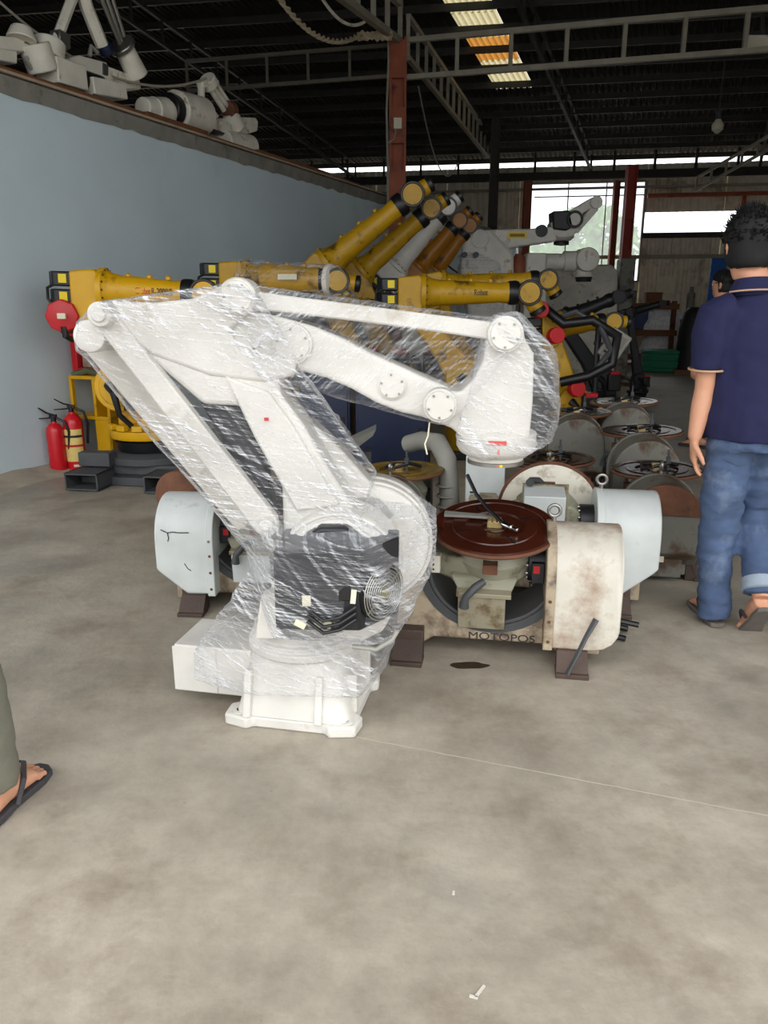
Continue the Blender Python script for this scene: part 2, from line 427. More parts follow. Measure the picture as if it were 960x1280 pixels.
# slightly uneven plaster face made of a grid
nx, nz = 90, 12
g = [[wl.bm.verts.new(WP(-2.6+(WL+2.6)*i/nx, .012*noise.noise((i*.35, k*.5, 1)), -.02+2.97*k/nz)) for k in range(nz+1)] for i in range(nx+1)]
for i in range(nx):
    for k in range(nz): wl.bm.faces.new((g[i][k], g[i+1][k], g[i+1][k+1], g[i][k+1]))
body = slab(-2.6, WL, .02, .2, 0, 2.95)
me_ = bpy.data.meshes.new('t'); body.bm.to_mesh(me_); wl.bm.from_mesh(me_); body.bm.free()
WALL_L = struct('wall_left', wl, BLUEWALL)
band = MB(); nx = 160
g = []
for i in range(nx+1):
    s_ = -2.6+(WL+2.6)*i/nx; e = .022*noise.noise((i*.6,0,0))+.014*noise.noise((i*2.3,5,0))
    g.append([band.bm.verts.new(WP(s_, n_, z_)) for n_, z_ in ((-.006, 2.925+e), (-.012, 2.96+e*.5), (-.03, 3.055), (.0, 3.07), (.22, 3.07), (.22, 2.925))])
for i in range(nx):
    for k in range(5): band.bm.faces.new((g[i][k], g[i+1][k], g[i+1][k+1], g[i][k+1]))
band.build('cement_band', CEMENT, WALL_L)
led = slab(-2.6, WL, -.045, .25, 3.07, 3.09); led.build('ledge_cap', mat('ledge_mortar', (170,152,130), .8, dirt=(110,84,66)), WALL_L)
struct('mezzanine_floor', slab(-2.6, WL, .25, 6, 2.92, 3.085), CEMENT)
# earth banked against the wall foot
mo = MB(); n_ = 22; rows = []
for i in range(n_+1):
    s_ = -2.4 + 4.0*i/n_; h = .12*max(0, 1-abs(s_+.3)/1.6)*(.7+.5*noise.noise((i*.5,0,2)))+.015
    rows.append([mo.bm.verts.new(WP(s_, q, z_)) for q, z_ in ((.02,h),( -.08,h*.8),(-.2,h*.35),(-.34-.1*noise.noise((i*.4,7,0)),-.005))])
for i in range(n_):
    for k in range(3): mo.bm.faces.new((rows[i][k], rows[i+1][k], rows[i+1][k+1], rows[i][k+1]))
struct('ground_earth_fillet', mo, mat('dusty_mortar', (168,158,142), .9, var=.2, bump=.4))
# planks along the top of the partition
tb = thing('timber_boards', 'brown timber boards lying along the top of the blue wall', 'boards', WP(0,0,3.09))
for k in range(7):
    m = MB(); s0 = .3+k*1.0; R = Matrix((WD, WN, V(0,0,1))).transposed()
    m.box(WP(s0+.46, .14+.02*(k%2), .03+.012*(k%3))-WA, (.98, .16, .05), R); m.build('plank', WOOD, tb)

# corrugated sheet patch in a plane (p0 + e*u + f*w), ridges running along f
def corr(m, p0, e, f, n, L, pitch, depth, H):
    k = max(1, round(L/pitch)); pr = []
    for i in range(k):
        for t, q in ((0,0),(.3,0),(.45,1),(.85,1)): pr.append(((i+t)/k*L, q*depth))
    pr.append((L, 0))
    a = [m.bm.verts.new(p0+e*x+n*y) for x, y in pr]; b = [m.bm.verts.new(p0+e*x+n*y+f*H) for x, y in pr]
    for i in range(len(a)-1): m.bm.faces.new((a[i], a[i+1], b[i+1], b[i]))
    return m
# back wall with a big window opening and a long slot
NB = V(TD.y, -TD.x, 0)                        # towards the camera
uw0, zt = back_uz(664, 230); uw1, zb = back_uz(797, 352)
us0, zs1 = back_uz(797, 266); us1, _ = back_uz(962, 266); zs0 = back_uz(870, 291)[1]
WTOP = 4.98
cols = [-8.2 + 1.02*i for i in range(int((uw0+8.2)//1.02)+1)]
cols = [c_ for c_ in cols if c_ < uw0-.3]+[uw0]
cols += [uw0+(uw1-uw0)*k/3 for k in (1,2)]+[uw1]
x_ = uw1
while x_ < 9.3: x_ += 1.02; cols.append(x_)
root_b = MB(); root_b.box(BW(.5,.0,.06)-NB*.06, (18, .16, .12), Matrix((TD, -NB, V(0,0,1))).transposed())
WALL_B = struct('wall_back', root_b, CEMENT)
for i in range(len(cols)-1):
    a, b = cols[i], cols[i+1]; mid = (a+b)/2
    if uw0 < mid < uw1: spans = [(.1, zb), (zt, WTOP)]
    elif us0 < mid < us1+.4: spans = [(.1, zs0), (zs1, WTOP)]
    else: spans = [(.1, 2.6), (2.58, WTOP)]
    for z0, z1 in spans:
        m = MB(); off = .012*(i%2)+(.01 if z0 > 1 else 0)
        corr(m, BW(a-.03, 0, z0)+NB*off, TD, V(0,0,1), NB, b-a+.06, .2, .03, z1-z0)
        m.build('sheet_panel', SHEET, WALL_B)
# girts and posts on the back wall
for z, w in ((2.6,.1),(1.0,.09),(zs0-.06,.14)):
    m = MB(); m.bar(BW(uw1 if z > 2.65 else -6, 0, z)+NB*.09, BW(8.5,0,z)+NB*.09, .06, w); m.build('girt', TRUSSD if z > 2.65 else TRUSS, WALL_B)
wf = MB()
for (ua, za, ub, zc) in ((uw0,zt,uw1,zt),(uw0,zb,uw1,zb),(uw0,zb,uw0,zt),(uw1,zb,uw1,zt)):
    wf.bar(BW(ua,0,za)+NB*.05, BW(ub,0,zc)+NB*.05, .06, .06)
WIN = struct('window_1', wf, TRUSS)
m = MB(); m.bar(BW(uw0+.1,0,zt-.35)+NB*.05, BW(uw1,0,zt-.35)+NB*.05, .03, .03); m.build('window_rail', TRUSSD, WIN)
for k in (1,2):
    m = MB(); uu = uw0+(uw1-uw0)*k/3; m.bar(BW(uu,0,zb)+NB*.04, BW(uu,0,zt)+NB*.04, .03, .03); m.build('window_mullion', TRUSS, WIN)
# thin hazy polycarbonate pane in the window
gl = bpy.data.materials.new('hazy_clear_sheet'); gl.use_nodes = True
nt = gl.node_tree; tr = nt.nodes.new('ShaderNodeBsdfTransparent'); tr.inputs['Color'].default_value = (.9,.95,1,1)
tl = nt.nodes.new('ShaderNodeBsdfTranslucent'); tl.inputs['Color'].default_value = (.95,.97,1,1)
mx = nt.nodes.new('ShaderNodeMixShader'); mx.inputs[0].default_value = .25
nt.links.new(tr.outputs[0], mx.inputs[1]); nt.links.new(tl.outputs[0], mx.inputs[2]); nt.links.new(mx.outputs[0], nt.nodes['Material Output'].inputs['Surface'])
for k in range(3):
    m = MB(); a = uw0+(uw1-uw0)*k/3; b = uw0+(uw1-uw0)*(k+1)/3
    m.bm.faces.new([m.bm.verts.new(BW(q,0,z)-NB*.02) for q, z in ((a,zb),(b,zb),(b,zt),(a,zt))]); m.build('window_pane', gl, WIN)
# dark eave beam with stub posts, bright open gap above it
eb = MB(); eb.bar(BW(-8.5,.15,4.72), BW(9.5,.15,4.72), .12, .2)
EB = struct('beam_eave', eb, TRUSSD)
m = MB(); m.bar(BW(-8.5,.4,4.36), BW(9.5,.4,4.36), .09, .06); m.build('conduit_rail', TRUSS, EB)
for k in range(17):
    m = MB(); u = -8+k*1.05; m.bar(BW(u,.15,4.7), BW(u,.15,5.3), .06, .06); m.build('stub_post', TRUSSD, EB)

# roof: falls from a ridge 12.5 m in front of the back wall
def rz(v): return 5.27 + .15*v if v < 12.5 else 5.27+.15*12.5-.15*(v-12.5)
RT = V(0,0,1)
cl = MB(); cl.bar(BW(-15,12.5,rz(12.5)+.06), BW(12,12.5,rz(12.5)+.06), .5, .02)
ROOF = struct('ceiling', cl, ROOFM)
US0, US1, VS0, VS1 = .36, 1.22, 4.45, 8.6
def roof_patch(u0, u1, v0, v1, name, m_, lift=0.):
    mm = MB()
    p0 = BW(u0, v0, rz(v0)+lift); p1 = BW(u0, v1, rz(v1)+lift); f = p1-p0
    corr(mm, p0, TD, f, RT, u1-u0, .123, .035, 1.0)
    return mm.build(name, m_, ROOF)
ucols = [US0-1.0*i for i in range(16, 0, -1)]+[US0, US1]+[US1+1.0*i for i in range(1, 12)]
for i in range(len(ucols)-1):
    a, b = ucols[i], ucols[i+1]
    if a == US0: sp = [(-.4, VS0), (VS1, 12.5), (12.5, 24.2)]
    else: sp = [(-.4, 12.5), (12.5, 24.2)]
    for v0, v1 in sp: roof_patch(a-.02, b+.02, v0, v1, 'roof_sheet', ROOFM, .01*(i%2))
sk = [(4.45,5.15,SKYL),(5.2,5.75,SKYL),(5.8,6.75,SKYLO),(6.8,7.7,SKYL),(7.75,8.6,SKYL)]
for v0, v1, m_ in sk: roof_patch(US0+.02, US1-.02, v0-.04, v1+.04, 'skylight_panel', m_, .0)
for k in range(30):
    v = -.1+k*.82
    m = MB(); m.bar(BW(-15.5,v,rz(v)-.07), BW(12,v,rz(v)-.07), .06, .12); m.build('purlin', TRUSSD if not 4 < v < 9 else TRUSSD, ROOF)
# lattice beams: two chords and verticals each
def lattice(name, label, a, b, h, n, w, m_, diag=False):
    r = thing(name, label, 'truss', a); r['kind'] = 'structure'
    a, b = Vector(a), Vector(b); d = b-a
    for z in (0, h):
        m = MB(); m.bar(V(0,0,z), d+V(0,0,z), w, w); m.build('chord', m_, r)
    for i in range(n+1):
        m = MB(); p = d*(i/n); m.bar(p, p+V(0,0,h), w*.8, w*.8); m.build('web_post', m_, r)
        if diag and i < n:
            m = MB(); m.bar(p, d*((i+1)/n)+V(0,0,h), w*.6, w*.6); m.build('web_diagonal', REDCOL, r)
    return r
YT = 13.0
tr_r = lattice('roof_truss', 'grey ladder truss running right from the red-brown column', P(506,97,YT), P(1010,58,YT-1.4), .5, 7, .07, TRUSS)
lattice('roof_truss', 'grey ladder truss running left from the red-brown column over the blue wall', P(490,95,YT), P(235,114,YT+.5), .42, 5, .05, TRUSSD if False else mat('dim_truss_paint',(104,98,86),.7))
lattice('roof_truss', 'pale lattice beam from the red-brown column back to the far wall', P(510,72,YT), V(2.77,22.3,5.13), .55, 14, .07, TRUSS)
lattice('roof_truss', 'near lattice beam coming overhead to the top of the red-brown column', P(400,-24,9.9), P(500,52,YT), .5, 5, .09, TRUSS)
lattice('roof_truss', 'dark rafter truss over the left mezzanine', BW(-4.6,.2,4.8), BW(-4.6,12,6.4), .4, 14, .06, TRUSSD)
lattice('roof_truss', 'dark rafter truss running down to the bright eave right of the skylight', BW(1.9,.2,4.85), BW(1.9,12,6.5), .4, 14, .06, TRUSSD)
lattice('roof_truss', 'dark rafter truss at the far side of the hall', BW(6.2,.2,4.85), BW(6.2,12,6.5), .4, 14, .06, TRUSSD)
lattice('roof_truss', 'sloping truss of pale bars under the eave by the far corner', P(870,238,21), P(990,170,19), .3, 6, .06, TRUSS)

# columns (structure)
def column(name, p, z1, w, m_, plates=()):
    m = MB(); m.bx(-w/2, w/2, -w*.1, w*.1, 0, z1); m.bx(-w/2, -w*.36, -w/2, w/2, 0, z1); m.bx(w*.36, w/2, -w/2, w/2, 0, z1)
    o = m.build(name, m_, loc=(p[0], p[1], 0)); o['kind'] = 'structure'
    b = MB(); b.bx(-w*.8, w*.8, -w*.8, w*.8, 0, .02); b.build('base_plate', m_, o)
    for z in plates:
        b = MB(); b.bx(-w*.42, w*.42, -w*.56, -w*.36, z-.25, z+.25); b.build('splice_plate', m_, o)
    return o
cp = P(497,150,YT)
CO = column('column_1', (cp.x, YT), 5.2, .26, REDCOL, (3.1, 4.0, 4.9))
m = MB(); m.bx(-.06,.06,-.17,-.12,3.95,4.1); m.build('switch_box', PALEPAPER, CO)
m = MB(); m.tube([(-.15,-.14,2.4),(-.15,-.14,3.4),(-.17,-.14,4.2),(-.14,-.14,4.9),(-.15,-.14,5.2)], .018); m.build('conduit', TRUSS, CO)
m = MB(); m.tube([(-.02,-.15,3.97),(-.05,-.18,3.8),(-.14,-.16,3.75)], .012); m.build('cable', TRUSS, CO)
p = P(783,300,20.2); column('column_2', (p.x, p.y), P(783,207,20.2).z, .24, REDCOL2, (2.4,3.6))
p = P(657,300,22); column('column_3', (p.x, p.y), 4.5, .2, REDCOL, ())
p = P(766,300,22); column('column_4', (p.x, p.y), 4.5, .16, REDCOL, ())
p = P(617,240,19.5); column('column_5', (p.x, p.y), 5.5, .2, TRUSSD, (3.4,))
m = MB(); q0 = BW(uw1+.1,.3,4.15); m.bar(q0, BW(8.6,.3,4.15), .1, .1); struct('beam_red_girder', m, REDCOL)
m = MB(); m.bar(BW(5.9,.3,4.15), BW(5.9,.3,3.35), .08, .08); m.bx(0,0,0,0,0,0)
H_ = struct('trim_red_hanger', m, REDCOL)
m = MB(); m.box(BW(5.9,.3,3.3), (.2,.2,.16)); m.build('hanger_foot', TRUSSD, H_)
# unseen outer walls added to darken the hall: far left, left front, right
m = MB(); a_ = BW(-15,-.2,0); b_ = BW(-15,23.5,0); dv_ = b_-a_; corr(m, a_, dv_.normalized(), V(0,0,1), V(dv_.y,-dv_.x,0).normalized(), dv_.length, .2, .03, 7); struct('wall_far_left_unseen', m, SHEET)
m = MB(); a_ = WP(-2.6,.1,0); b_ = BW(-15,23.5,0); dv_ = b_-a_; corr(m, a_, dv_.normalized(), V(0,0,1), V(dv_.y,-dv_.x,0).normalized(), dv_.length, .2, .03, 5.2); struct('wall_front_unseen', m, SHEET)
# right-hand wall of the hall, outside the picture, keeps the interior dim
m = MB(); corr(m, V(12.6,21.6,0), -DD, V(0,0,1), V(-DD.y,DD.x,0)*-1, 21, .2, .03, 6.2); struct('wall_right', m, SHEET)

# outside the window: ground, trees and a pale house
m = MB(); m.bx(-8, 26, 44, 90, -.3, -.2); struct('ground_yard', m, mat('yard_ground', (150,150,128), .95))
def tree(c, h, r, n, label, seed):
    rd = random.Random(seed)
    t = thing('tree', label, 'tree', c, 0)
    m = MB(); m.tube([(0,0,0),(.1,.05,h*.35),(-.05,.1,h*.7)], [.16,.12,.06]); 
    for k in range(6):
        a = k*1.05; m.tube([(0,.05,h*.45),(math.cos(a)*r*.5,math.sin(a)*r*.5,h*.72)], [.06,.02], n=5)
    m.build('trunk', BARK, t)
    m = MB()
    for k in range(n):
        while True:
            q = V(rd.uniform(-1,1), rd.uniform(-1,1), rd.uniform(-1,1))
            if .25 < q.length < 1: break
        clump = noise.noise(q*2.2+V(seed,0,0))
        if clump < -.12: continue
        c0 = V(q.x*r, q.y*r, h*.72+q.z*h*.32)
        d = V(rd.uniform(-1,1), rd.uniform(-1,1), rd.uniform(-1,1)).normalized(); e = d.cross(V(rd.random(),rd.random(),1)).normalized(); s_ = rd.uniform(.1,.2)
        m.bm.faces.new([m.bm.verts.new(c0+d*s_), m.bm.verts.new(c0+e*s_*.5), m.bm.verts.new(c0-d*s_), m.bm.verts.new(c0-e*s_*.5)])
    f = m.build('foliage', LEAF, t); f['kind'] = 'stuff'
p = P(735,330,33); tree((p.x,33,-.2), 5.2, 2.0, 5000, 'leafy green tree outside the far window, behind the raised robot arm', 3)
p = P(690,330,37); tree((p.x,37,-.2), 4.3, 1.6, 3500, 'lower green tree outside the far window, left of the tall one', 8)
p = P(775,300,44)
hs = thing('house', 'pale house with a tiled roof beyond the trees outside the window', 'house', (p.x,46,-.2))
m = MB(); m.bx(-1.5,1.2,0,4,0,3.4); m.build('wall', HOUSEWALL, hs)
m = MB(); m.rings([[V(x,-.4,3.3),V(x,4.4,3.3),V(x,2.0,4.6)] for x in (-1.8,1.5)]); m.build('roof', mat('terracotta_roof',(178,140,112),.8), hs)
for x in (-1.0,.2):
    m = MB(); m.bx(x,x+.9,-.04,.05,1.6,2.7); w_ = m.build('window', TRUSSD, hs)

# ================================================================ WHITE PALLETISING ROBOT IN STRETCH WRAP
RO, RYAW = V(-.276, 2.508, 0), math.radians(-2.0)
RB = thing('palletizing_robot', 'big white jointed robot arm wrapped in clear film, in the middle of the floor', 'robot', RO, RYAW)
_Ri = Matrix.Rotation(-RYAW, 3, 'Z')
_o, = (_Ri @ (V(0,0,CAM_H)-RO),)
def rp(px, py, d=0.):                        # robot-plane metres (x along the arm, z up) at depth d
    r = _Ri @ ray(px, py); t = (d-_o.y)/r.y
    return (_o.x+r.x*t, _o.z+r.z*t)
def rps(pts, d): return [rp(x, y, d) for x, y in pts]
def r3(px, py, d): x, z = rp(px, py, d); return V(x, d, z)
BM = Matrix.Rotation(math.radians(-9.5), 4, 'Z')
# base: lugged plate, ribbed body, cable box
m = MB(); m.plan([(-.235,-.205),(-.15,-.225),(-.13,-.205),(.12,-.205),(.14,-.225),(.225,-.205),(.235,-.13),(.21,-.11),(.21,.11),(.235,.13),(.225,.2),(.15,.22),(-.15,.22),(-.235,.2),(-.235,.13),(-.21,.11),(-.21,-.11),(-.24,-.13)], 0, .042)
m.xf(BM); base = m.build('base_plate', WHITE, RB, bevel=.008)
for x, y in ((-.19,-.175),(.185,-.175),(.19,.17),(-.19,.17)):
    m = MB(); m.cyl((x,y,.0415),(x,y,.046),.026,n=20); m.xf(BM); bs = m.build('bolt_boss', WHITE, base)
    m = MB(); m.cyl((x,y,.0405),(x,y,.0475),.011,n=14); m.xf(BM); m.build('bolt_hole', BLACK, base)
m = MB()
def sq(h, z, rd, n=32, kx=1):
    out = []
    for k in range(n):
        a = 2*PI*k/n; c_, s_ = math.cos(a), math.sin(a); pw = 2/rd
        out.append(V(h*kx*math.copysign(abs(c_)**pw, c_), h*math.copysign(abs(s_)**pw, s_), z))
    return out
m.rings([sq(.205,.04,9), sq(.2,.06,8), sq(.185,.13,6), sq(.178,.2,4), sq(.18,.235,2.4), sq(.172,.25,2)]); m.xf(BM)
m.build('base_body', WHITE, RB, bevel=.004)
for x in (-.15, .1):
    m = MB(); m.rings([[V(x-.014,-.222,.042),V(x+.014,-.222,.042),V(x+.014,-.15,.042),V(x-.014,-.15,.042)],[V(x-.012,-.188,.2),V(x+.012,-.188,.2),V(x+.012,-.14,.2),V(x-.012,-.14,.2)]]); m.xf(BM); m.build('base_rib', WHITE, RB, bevel=.004)
for y in (-.1, .1):
    m = MB(); m.bx(.14,.21,y-.012,y+.012,.042,.18); m.xf(BM); m.build('base_rib', WHITE, RB, bevel=.004)
m = MB(); m.plan([(-.46,-.1),(-.17,-.1),(-.17,.14),(-.46,.14)], .05, .23); m.xf(BM); cb = m.build('connector_box', WHITE, RB, bevel=.006)
m = MB(); m.bx(-.465,-.3,-.104,-.1,.055,.225); m.xf(BM); m.build('cover_sheet', WHITE, cb, bevel=.002)
m = MB(); m.lathe([(.185,.24),(.2,.25),(.2,.272),(.19,.28),(.19,.292),(.178,.3),(.178,.325),(.12,.33)], n=48); m.build('swivel_ring', WHITE, RB, bevel=.003)
# waist casting that carries the shoulder
J2 = r3(424,716,-.16)
m = MB()
m.prism(rps([(322,792),(328,758),(345,715),(360,670),(400,650),(470,655),(500,700),(500,760),(478,800),(452,812),(345,808)], -.16), -.1, .16)
m.build('waist_casting', WHITE, RB, bevel=.015, seg=3)
m = MB(); m.prism(rps([(318,800),(326,745),(350,740),(352,800)], -.2), -.2, -.14); m.build('waist_rib', WHITE, RB, bevel=.008)
# shoulder drums with raised rings
m = MB(); m.lathe([(.05,-.2),(.145,-.2),(.148,-.185),(.175,-.185),(.185,-.176),(.185,-.165),(.2,-.16),(.205,-.15),(.205,.02),(.17,.03)], (J2.x,0,J2.z), (0,1,0), 64)
sh = m.build('shoulder_drum', WHITE, RB, bevel=.003)
for R_, y in ((.162,-.188),(.196,-.162)):
    m = MB(); m.tor((J2.x,y,J2.z),(0,1,0),R_,.007,64); m.build('drum_ring', WHITE, sh)
for k in range(18):
    a = 2*PI*k/18; m = MB(); c_ = V(J2.x+.13*math.cos(a),-.2,J2.z+.13*math.sin(a)); m.cyl(c_, c_+V(0,-.008,0), .008, n=8); m.build('ring_bolt', STEEL, sh)
JB = r3(456,690,.2)
m = MB(); m.lathe([(.17,.05),(.205,.06),(.215,.08),(.215,.24),(.2,.25),(.1,.26)], (J2.x+.085,0,J2.z+.03), (0,1,0), 64)
rd = m.build('rear_shoulder_drum', WHITE, RB, bevel=.003)
for y in (.07,.15):
    m = MB(); m.tor((J2.x+.085,y,J2.z+.03),(0,1,0),.216,.007,64); m.build('drum_ring', WHITE, rd)
# black motor box with a louvred fan guard on its slanted corner
f0, f1 = rp(345,795,-.34), rp(449,690,-.34)
x0, x1 = f0[0], f1[0]; zb0, zb1 = f0[1]+.02, f1[1]
m = MB(); m.plan([(x0,-.34),(x1,-.34),(x1+.115,-.2),(x1+.115,-.1),(x0,-.1)], zb0, zb1)
mbx = m.build('motor_box', BLACKM, RB, bevel=.006)
m = MB(); m.prism(rps([(372,692),(378,672),(400,660),(432,660),(455,676),(470,700),(470,712),(372,706)], -.24), -.24, -.18); m.build('motor_hood', BLACKM, RB, bevel=.01)
for (a, b, c_, d_) in ((.02,.3,.03,.05),(.05,.9,.1,.16),(.5,.95,.2,.22)):
    m = MB(); m.bx(x0+(x1-x0)*a, x0+(x1-x0)*b, -.346, -.338, zb0+c_, zb0+d_); m.build('cover_panel', BLACK, mbx, bevel=.003)
for xx, zz, w, h, rr in ((.38,.1,.026,.034,.0),(.93,.115,.016,.045,.1)):
    m = MB(); m.box((x0+(x1-x0)*xx,-.3475,zb0+zz),(w,.002,h), Matrix.Rotation(rr,3,'Y')); m.build('paper_label', PALEPAPER, mbx)
for xx, rr in ((.3,.5),(.52,-.4),(.6,.2)):
    m = MB(); m.box((x0+(x1-x0)*xx,-.35,zb0+.025),(.035,.012,.02), Matrix.Rotation(rr,3,'Y')); m.build('paper_tag', PALEPAPER, mbx, bevel=.002)
for k in range(3):
    m = MB(); zz = zb0+.035+.02*k
    m.tube([(x0+.1,-.35,zz),(x0+.15,-.37,zz-.03),(x0+.2,-.365,zz-.02),(x1-.01,-.355,zz+.01)], .006); m.build('cable', BLACK, mbx)
fn = V(.14,-.115,0).normalized(); fc = V(x1+.0575,-.27,zb0+.105)+fn*.006
ft = V(-fn.y, fn.x, 0)
m = MB(); m.cyl(fc-fn*.004, fc+fn*.002, .092, n=40); fan = m.build('fan_opening', BLACK, RB)
for k in range(9):
    m = MB(); m.tor(fc+fn*(.012+.004*(1-(k/9)**2)), fn, .014+.0094*k, .0017, 40, 6); m.build('guard_ring', WIRE, fan)
for a in (.6, .6+PI/2):
    m = MB(); d = ft*math.cos(a)+V(0,0,1)*math.sin(a); m.bar(fc+fn*.012-d*.092, fc+fn*.012+d*.092, .004, .004); m.build('guard_spoke', WIRE, fan)
m = MB(); m.cyl(fc+fn*.008, fc+fn*.018, .02, n=20); m.build('fan_hub', mat('olive_fan_hub',(120,116,52),.5), fan)
for k in range(7):
    a = 2*PI*k/7; d = ft*math.cos(a)+V(0,0,1)*math.sin(a); e = fn.cross(d)
    m = MB(); m.rings([[fc+d*.018+e*.006,fc+d*.018-e*.006,fc+d*.082-e*.02+fn*.004,fc+d*.082+e*.018+fn*.009],[p_+fn*.002 for p_ in (fc+d*.018+e*.006,fc+d*.018-e*.006,fc+d*.082-e*.02+fn*.004,fc+d*.082+e*.018+fn*.009)]]); m.build('fan_blade', BLACKM, fan)
m = MB(); m.tube([r3(440,808,-.3),r3(470,812,-.3),r3(490,800,-.28),r3(497,788,-.27)], .008); m.build('grey_cable', HOSEGREY, RB)
# big lower arm: a box arm with a raised face plate
m = MB(); m.prism(rps([(150,415),(212,470),(254,506),(300,508),(328,556),(352,610),(354,668),(380,690),(440,672),(446,640),(412,588),(378,530),(352,495),(340,450),(240,400)], -.098), -.098, .1)
LA = m.build('lower_arm', WHITE, RB, bevel=.016, seg=3)
m = MB(); m.prism(rps([(280,470),(318,548),(370,640),(425,632),(398,588),(365,530),(335,490)], -.115), -.113, -.09); m.build('face_plate', WHITE, LA, bevel=.008)
m = MB(); m.prism(rps([(385,520),(425,556),(500,640),(470,660),(420,600)], .1), .05, .16); m.build('rear_arm_web', WHITE, RB, bevel=.012)
m = MB(); m.prism(rps([(252,500),(302,502),(330,560),(345,632),(322,622)], .0), -.04, .04); m.build('balancer_housing', BLACKM, RB, bevel=.012)
# rear link bar and its pins
m = MB(); m.prism(rps([(112,398),(118,384),(132,380),(143,392),(345,648),(347,664),(334,674),(320,666)], -.13), -.13, -.08); lb = m.build('link_bar', WHITE, RB, bevel=.006)
for px_, py_, R_ in ((127,393,.038),(333,656,.024)):
    c_ = r3(px_,py_,-.15); m = MB(); m.lathe([(.0,-.03),(R_*.55,-.03),(R_*.6,-.022),(R_*.9,-.022),(R_,-.014),(R_,.07)], c_, (0,1,0), 32); m.build('pin_cap', WHITE, lb, bevel=.002)
m = MB(); m.prism(rps([(106,440),(118,405),(140,420),(312,640),(310,660),(296,664)], .03), .03, .1); m.build('rear_link_bar', WHITE2, RB, bevel=.008)
c_ = r3(115,420,-.1); m = MB(); m.lathe([(0,-.03),(.038,-.03),(.048,-.026),(.05,-.015),(.05,.16),(.03,.17)], c_, (0,1,0), 40); m.build('tail_cap', WHITE, RB, bevel=.002)
# triangular rocker plate
m = MB(); m.prism(rps([(116,392),(122,380),(140,377),(195,378),(240,373),(268,360),(285,352),(315,368),(312,392),(286,412),(300,438),(372,448),(368,470),(330,478),(262,470),(190,444),(140,408)], -.106), -.106, -.05); m.build('rocker_plate', WHITE, RB, bevel=.012, seg=3)
c_ = r3(297,371,-.14); m = MB(); m.lathe([(0,-.02),(.045,-.02),(.048,-.014),(.05,-.014),(.056,-.006),(.056,.09)], c_, (0,1,0), 48); jc = m.build('joint_cap', WHITE, RB, bevel=.002)
for k in range(6):
    a = k*PI/3; m = MB(); q = c_+V(.037*math.cos(a),-.02,.037*math.sin(a)); m.cyl(q, q+V(0,-.003,0), .004, n=8); m.build('cap_screw', STEEL, jc)
# goose-neck upper arm, one cast body
m = MB(); m.prism(rps([(285,408),(296,392),(318,388),(350,396),(392,408),(430,424),(462,441),(500,458),(535,474),(560,484),(572,500),(566,520),(548,530),(528,522),(500,516),(470,504),(438,486),(405,472),(372,464),(330,462),(296,446)], -.09), -.085, .085)
m.build('upper_arm', WHITE, RB, remesh=.008, smooth_it=7)
for px_, py_, R_, d0 in ((365,430,.062,-.1),(490,482,.045,-.094)):
    c_ = r3(px_,py_,d0); m = MB(); m.lathe([(0,-.004),(R_*.86,-.004),(R_*.88,.0),(R_,.002),(R_,.03)], c_, (0,1,0), 40); d_ = m.build('joint_disc', WHITE, RB, bevel=.0015)
    for k in range(5):
        a = k*2*PI/5+.4; q = c_+V(R_*.74*math.cos(a),-.004,R_*.74*math.sin(a)); m = MB(); m.cyl(q, q+V(0,-.003,0), .004, n=8); m.build('cap_screw', STEEL, d_)
for px_, py_ in ((317,436),(325,432),(322,441)):
    c_ = r3(px_,py_,-.101); m = MB(); m.cyl(c_, c_+V(0,-.004,0), .0045, n=10); m.build('bolt_hole', DARKGREY, RB)
# tie rod along the top
m = MB(); m.prism(rps([(296,366),(330,366),(440,380),(540,393),(612,402),(632,407),(632,430),(606,424),(540,414),(440,401),(330,388),(300,392)], -.095), -.095, -.04); m.build('tie_rod', WHITE, RB, bevel=.006)
# wrist block and flange
m = MB(); m.prism(rps([(609,420),(612,405),(624,396),(640,396),(652,404),(657,424),(668,442),(667,500),(662,548),(650,560),(590,562),(566,536),(544,528),(536,508),(545,490),(560,488),(576,490),(592,474),(604,452)], -.1), -.1, .1)
m.build('wrist_block', WHITE, RB, remesh=.008, smooth_it=4)
for px_, py_, R_ in ((632,418,.0535),(550,507,.052)):
    c_ = r3(px_,py_,-.13); m = MB(); m.lathe([(0,-.012),(R_*.84,-.012),(R_*.86,-.006),(R_,-.004),(R_*1.02,.0),(R_*1.02,.05)], c_, (0,1,0), 44); jc = m.build('joint_cap', WHITE, RB, bevel=.002)
    for k in range(5):
        a = k*2*PI/5+.9; q = c_+V(R_*.7*math.cos(a),-.012,R_*.7*math.sin(a)); m = MB(); m.cyl(q, q+V(0,-.003,0), .004, n=8); m.build('cap_screw', STEEL, jc)
fx, fz = rp(620,556,0.)
m = MB(); m.lathe([(.1,.06),(.128,.045),(.13,.0),(.118,-.02),(.1,-.03),(.09,-.034),(.09,-.046),(.05,-.048)], (fx,0,fz), (0,0,1), 48); fl_ = m.build('tool_flange', WHITE, RB, bevel=.002)
m = MB(); m.lathe([(.088,-.045),(.092,-.047),(.092,-.058),(.06,-.06)], (fx,0,fz), (0,0,1), 40); m.build('flange_ring', STEEL, fl_)
def curved_plate(name, m_, a0, a1, R_, z0, z1, par):
    m = MB(); n = 8
    f = lambda r_, z: [V(fx+r_*math.sin(a0+(a1-a0)*k/n), -r_*math.cos(a0+(a1-a0)*k/n), fz+z) for k in range(n+1)]
    o1, o2 = f(R_, z0), f(R_, z1)
    A = [m.bm.verts.new(p_) for p_ in o1]; B = [m.bm.verts.new(p_) for p_ in o2]
    for k in range(n): m.bm.faces.new((A[k],A[k+1],B[k+1],B[k]))
    return m.build(name, m_, par)
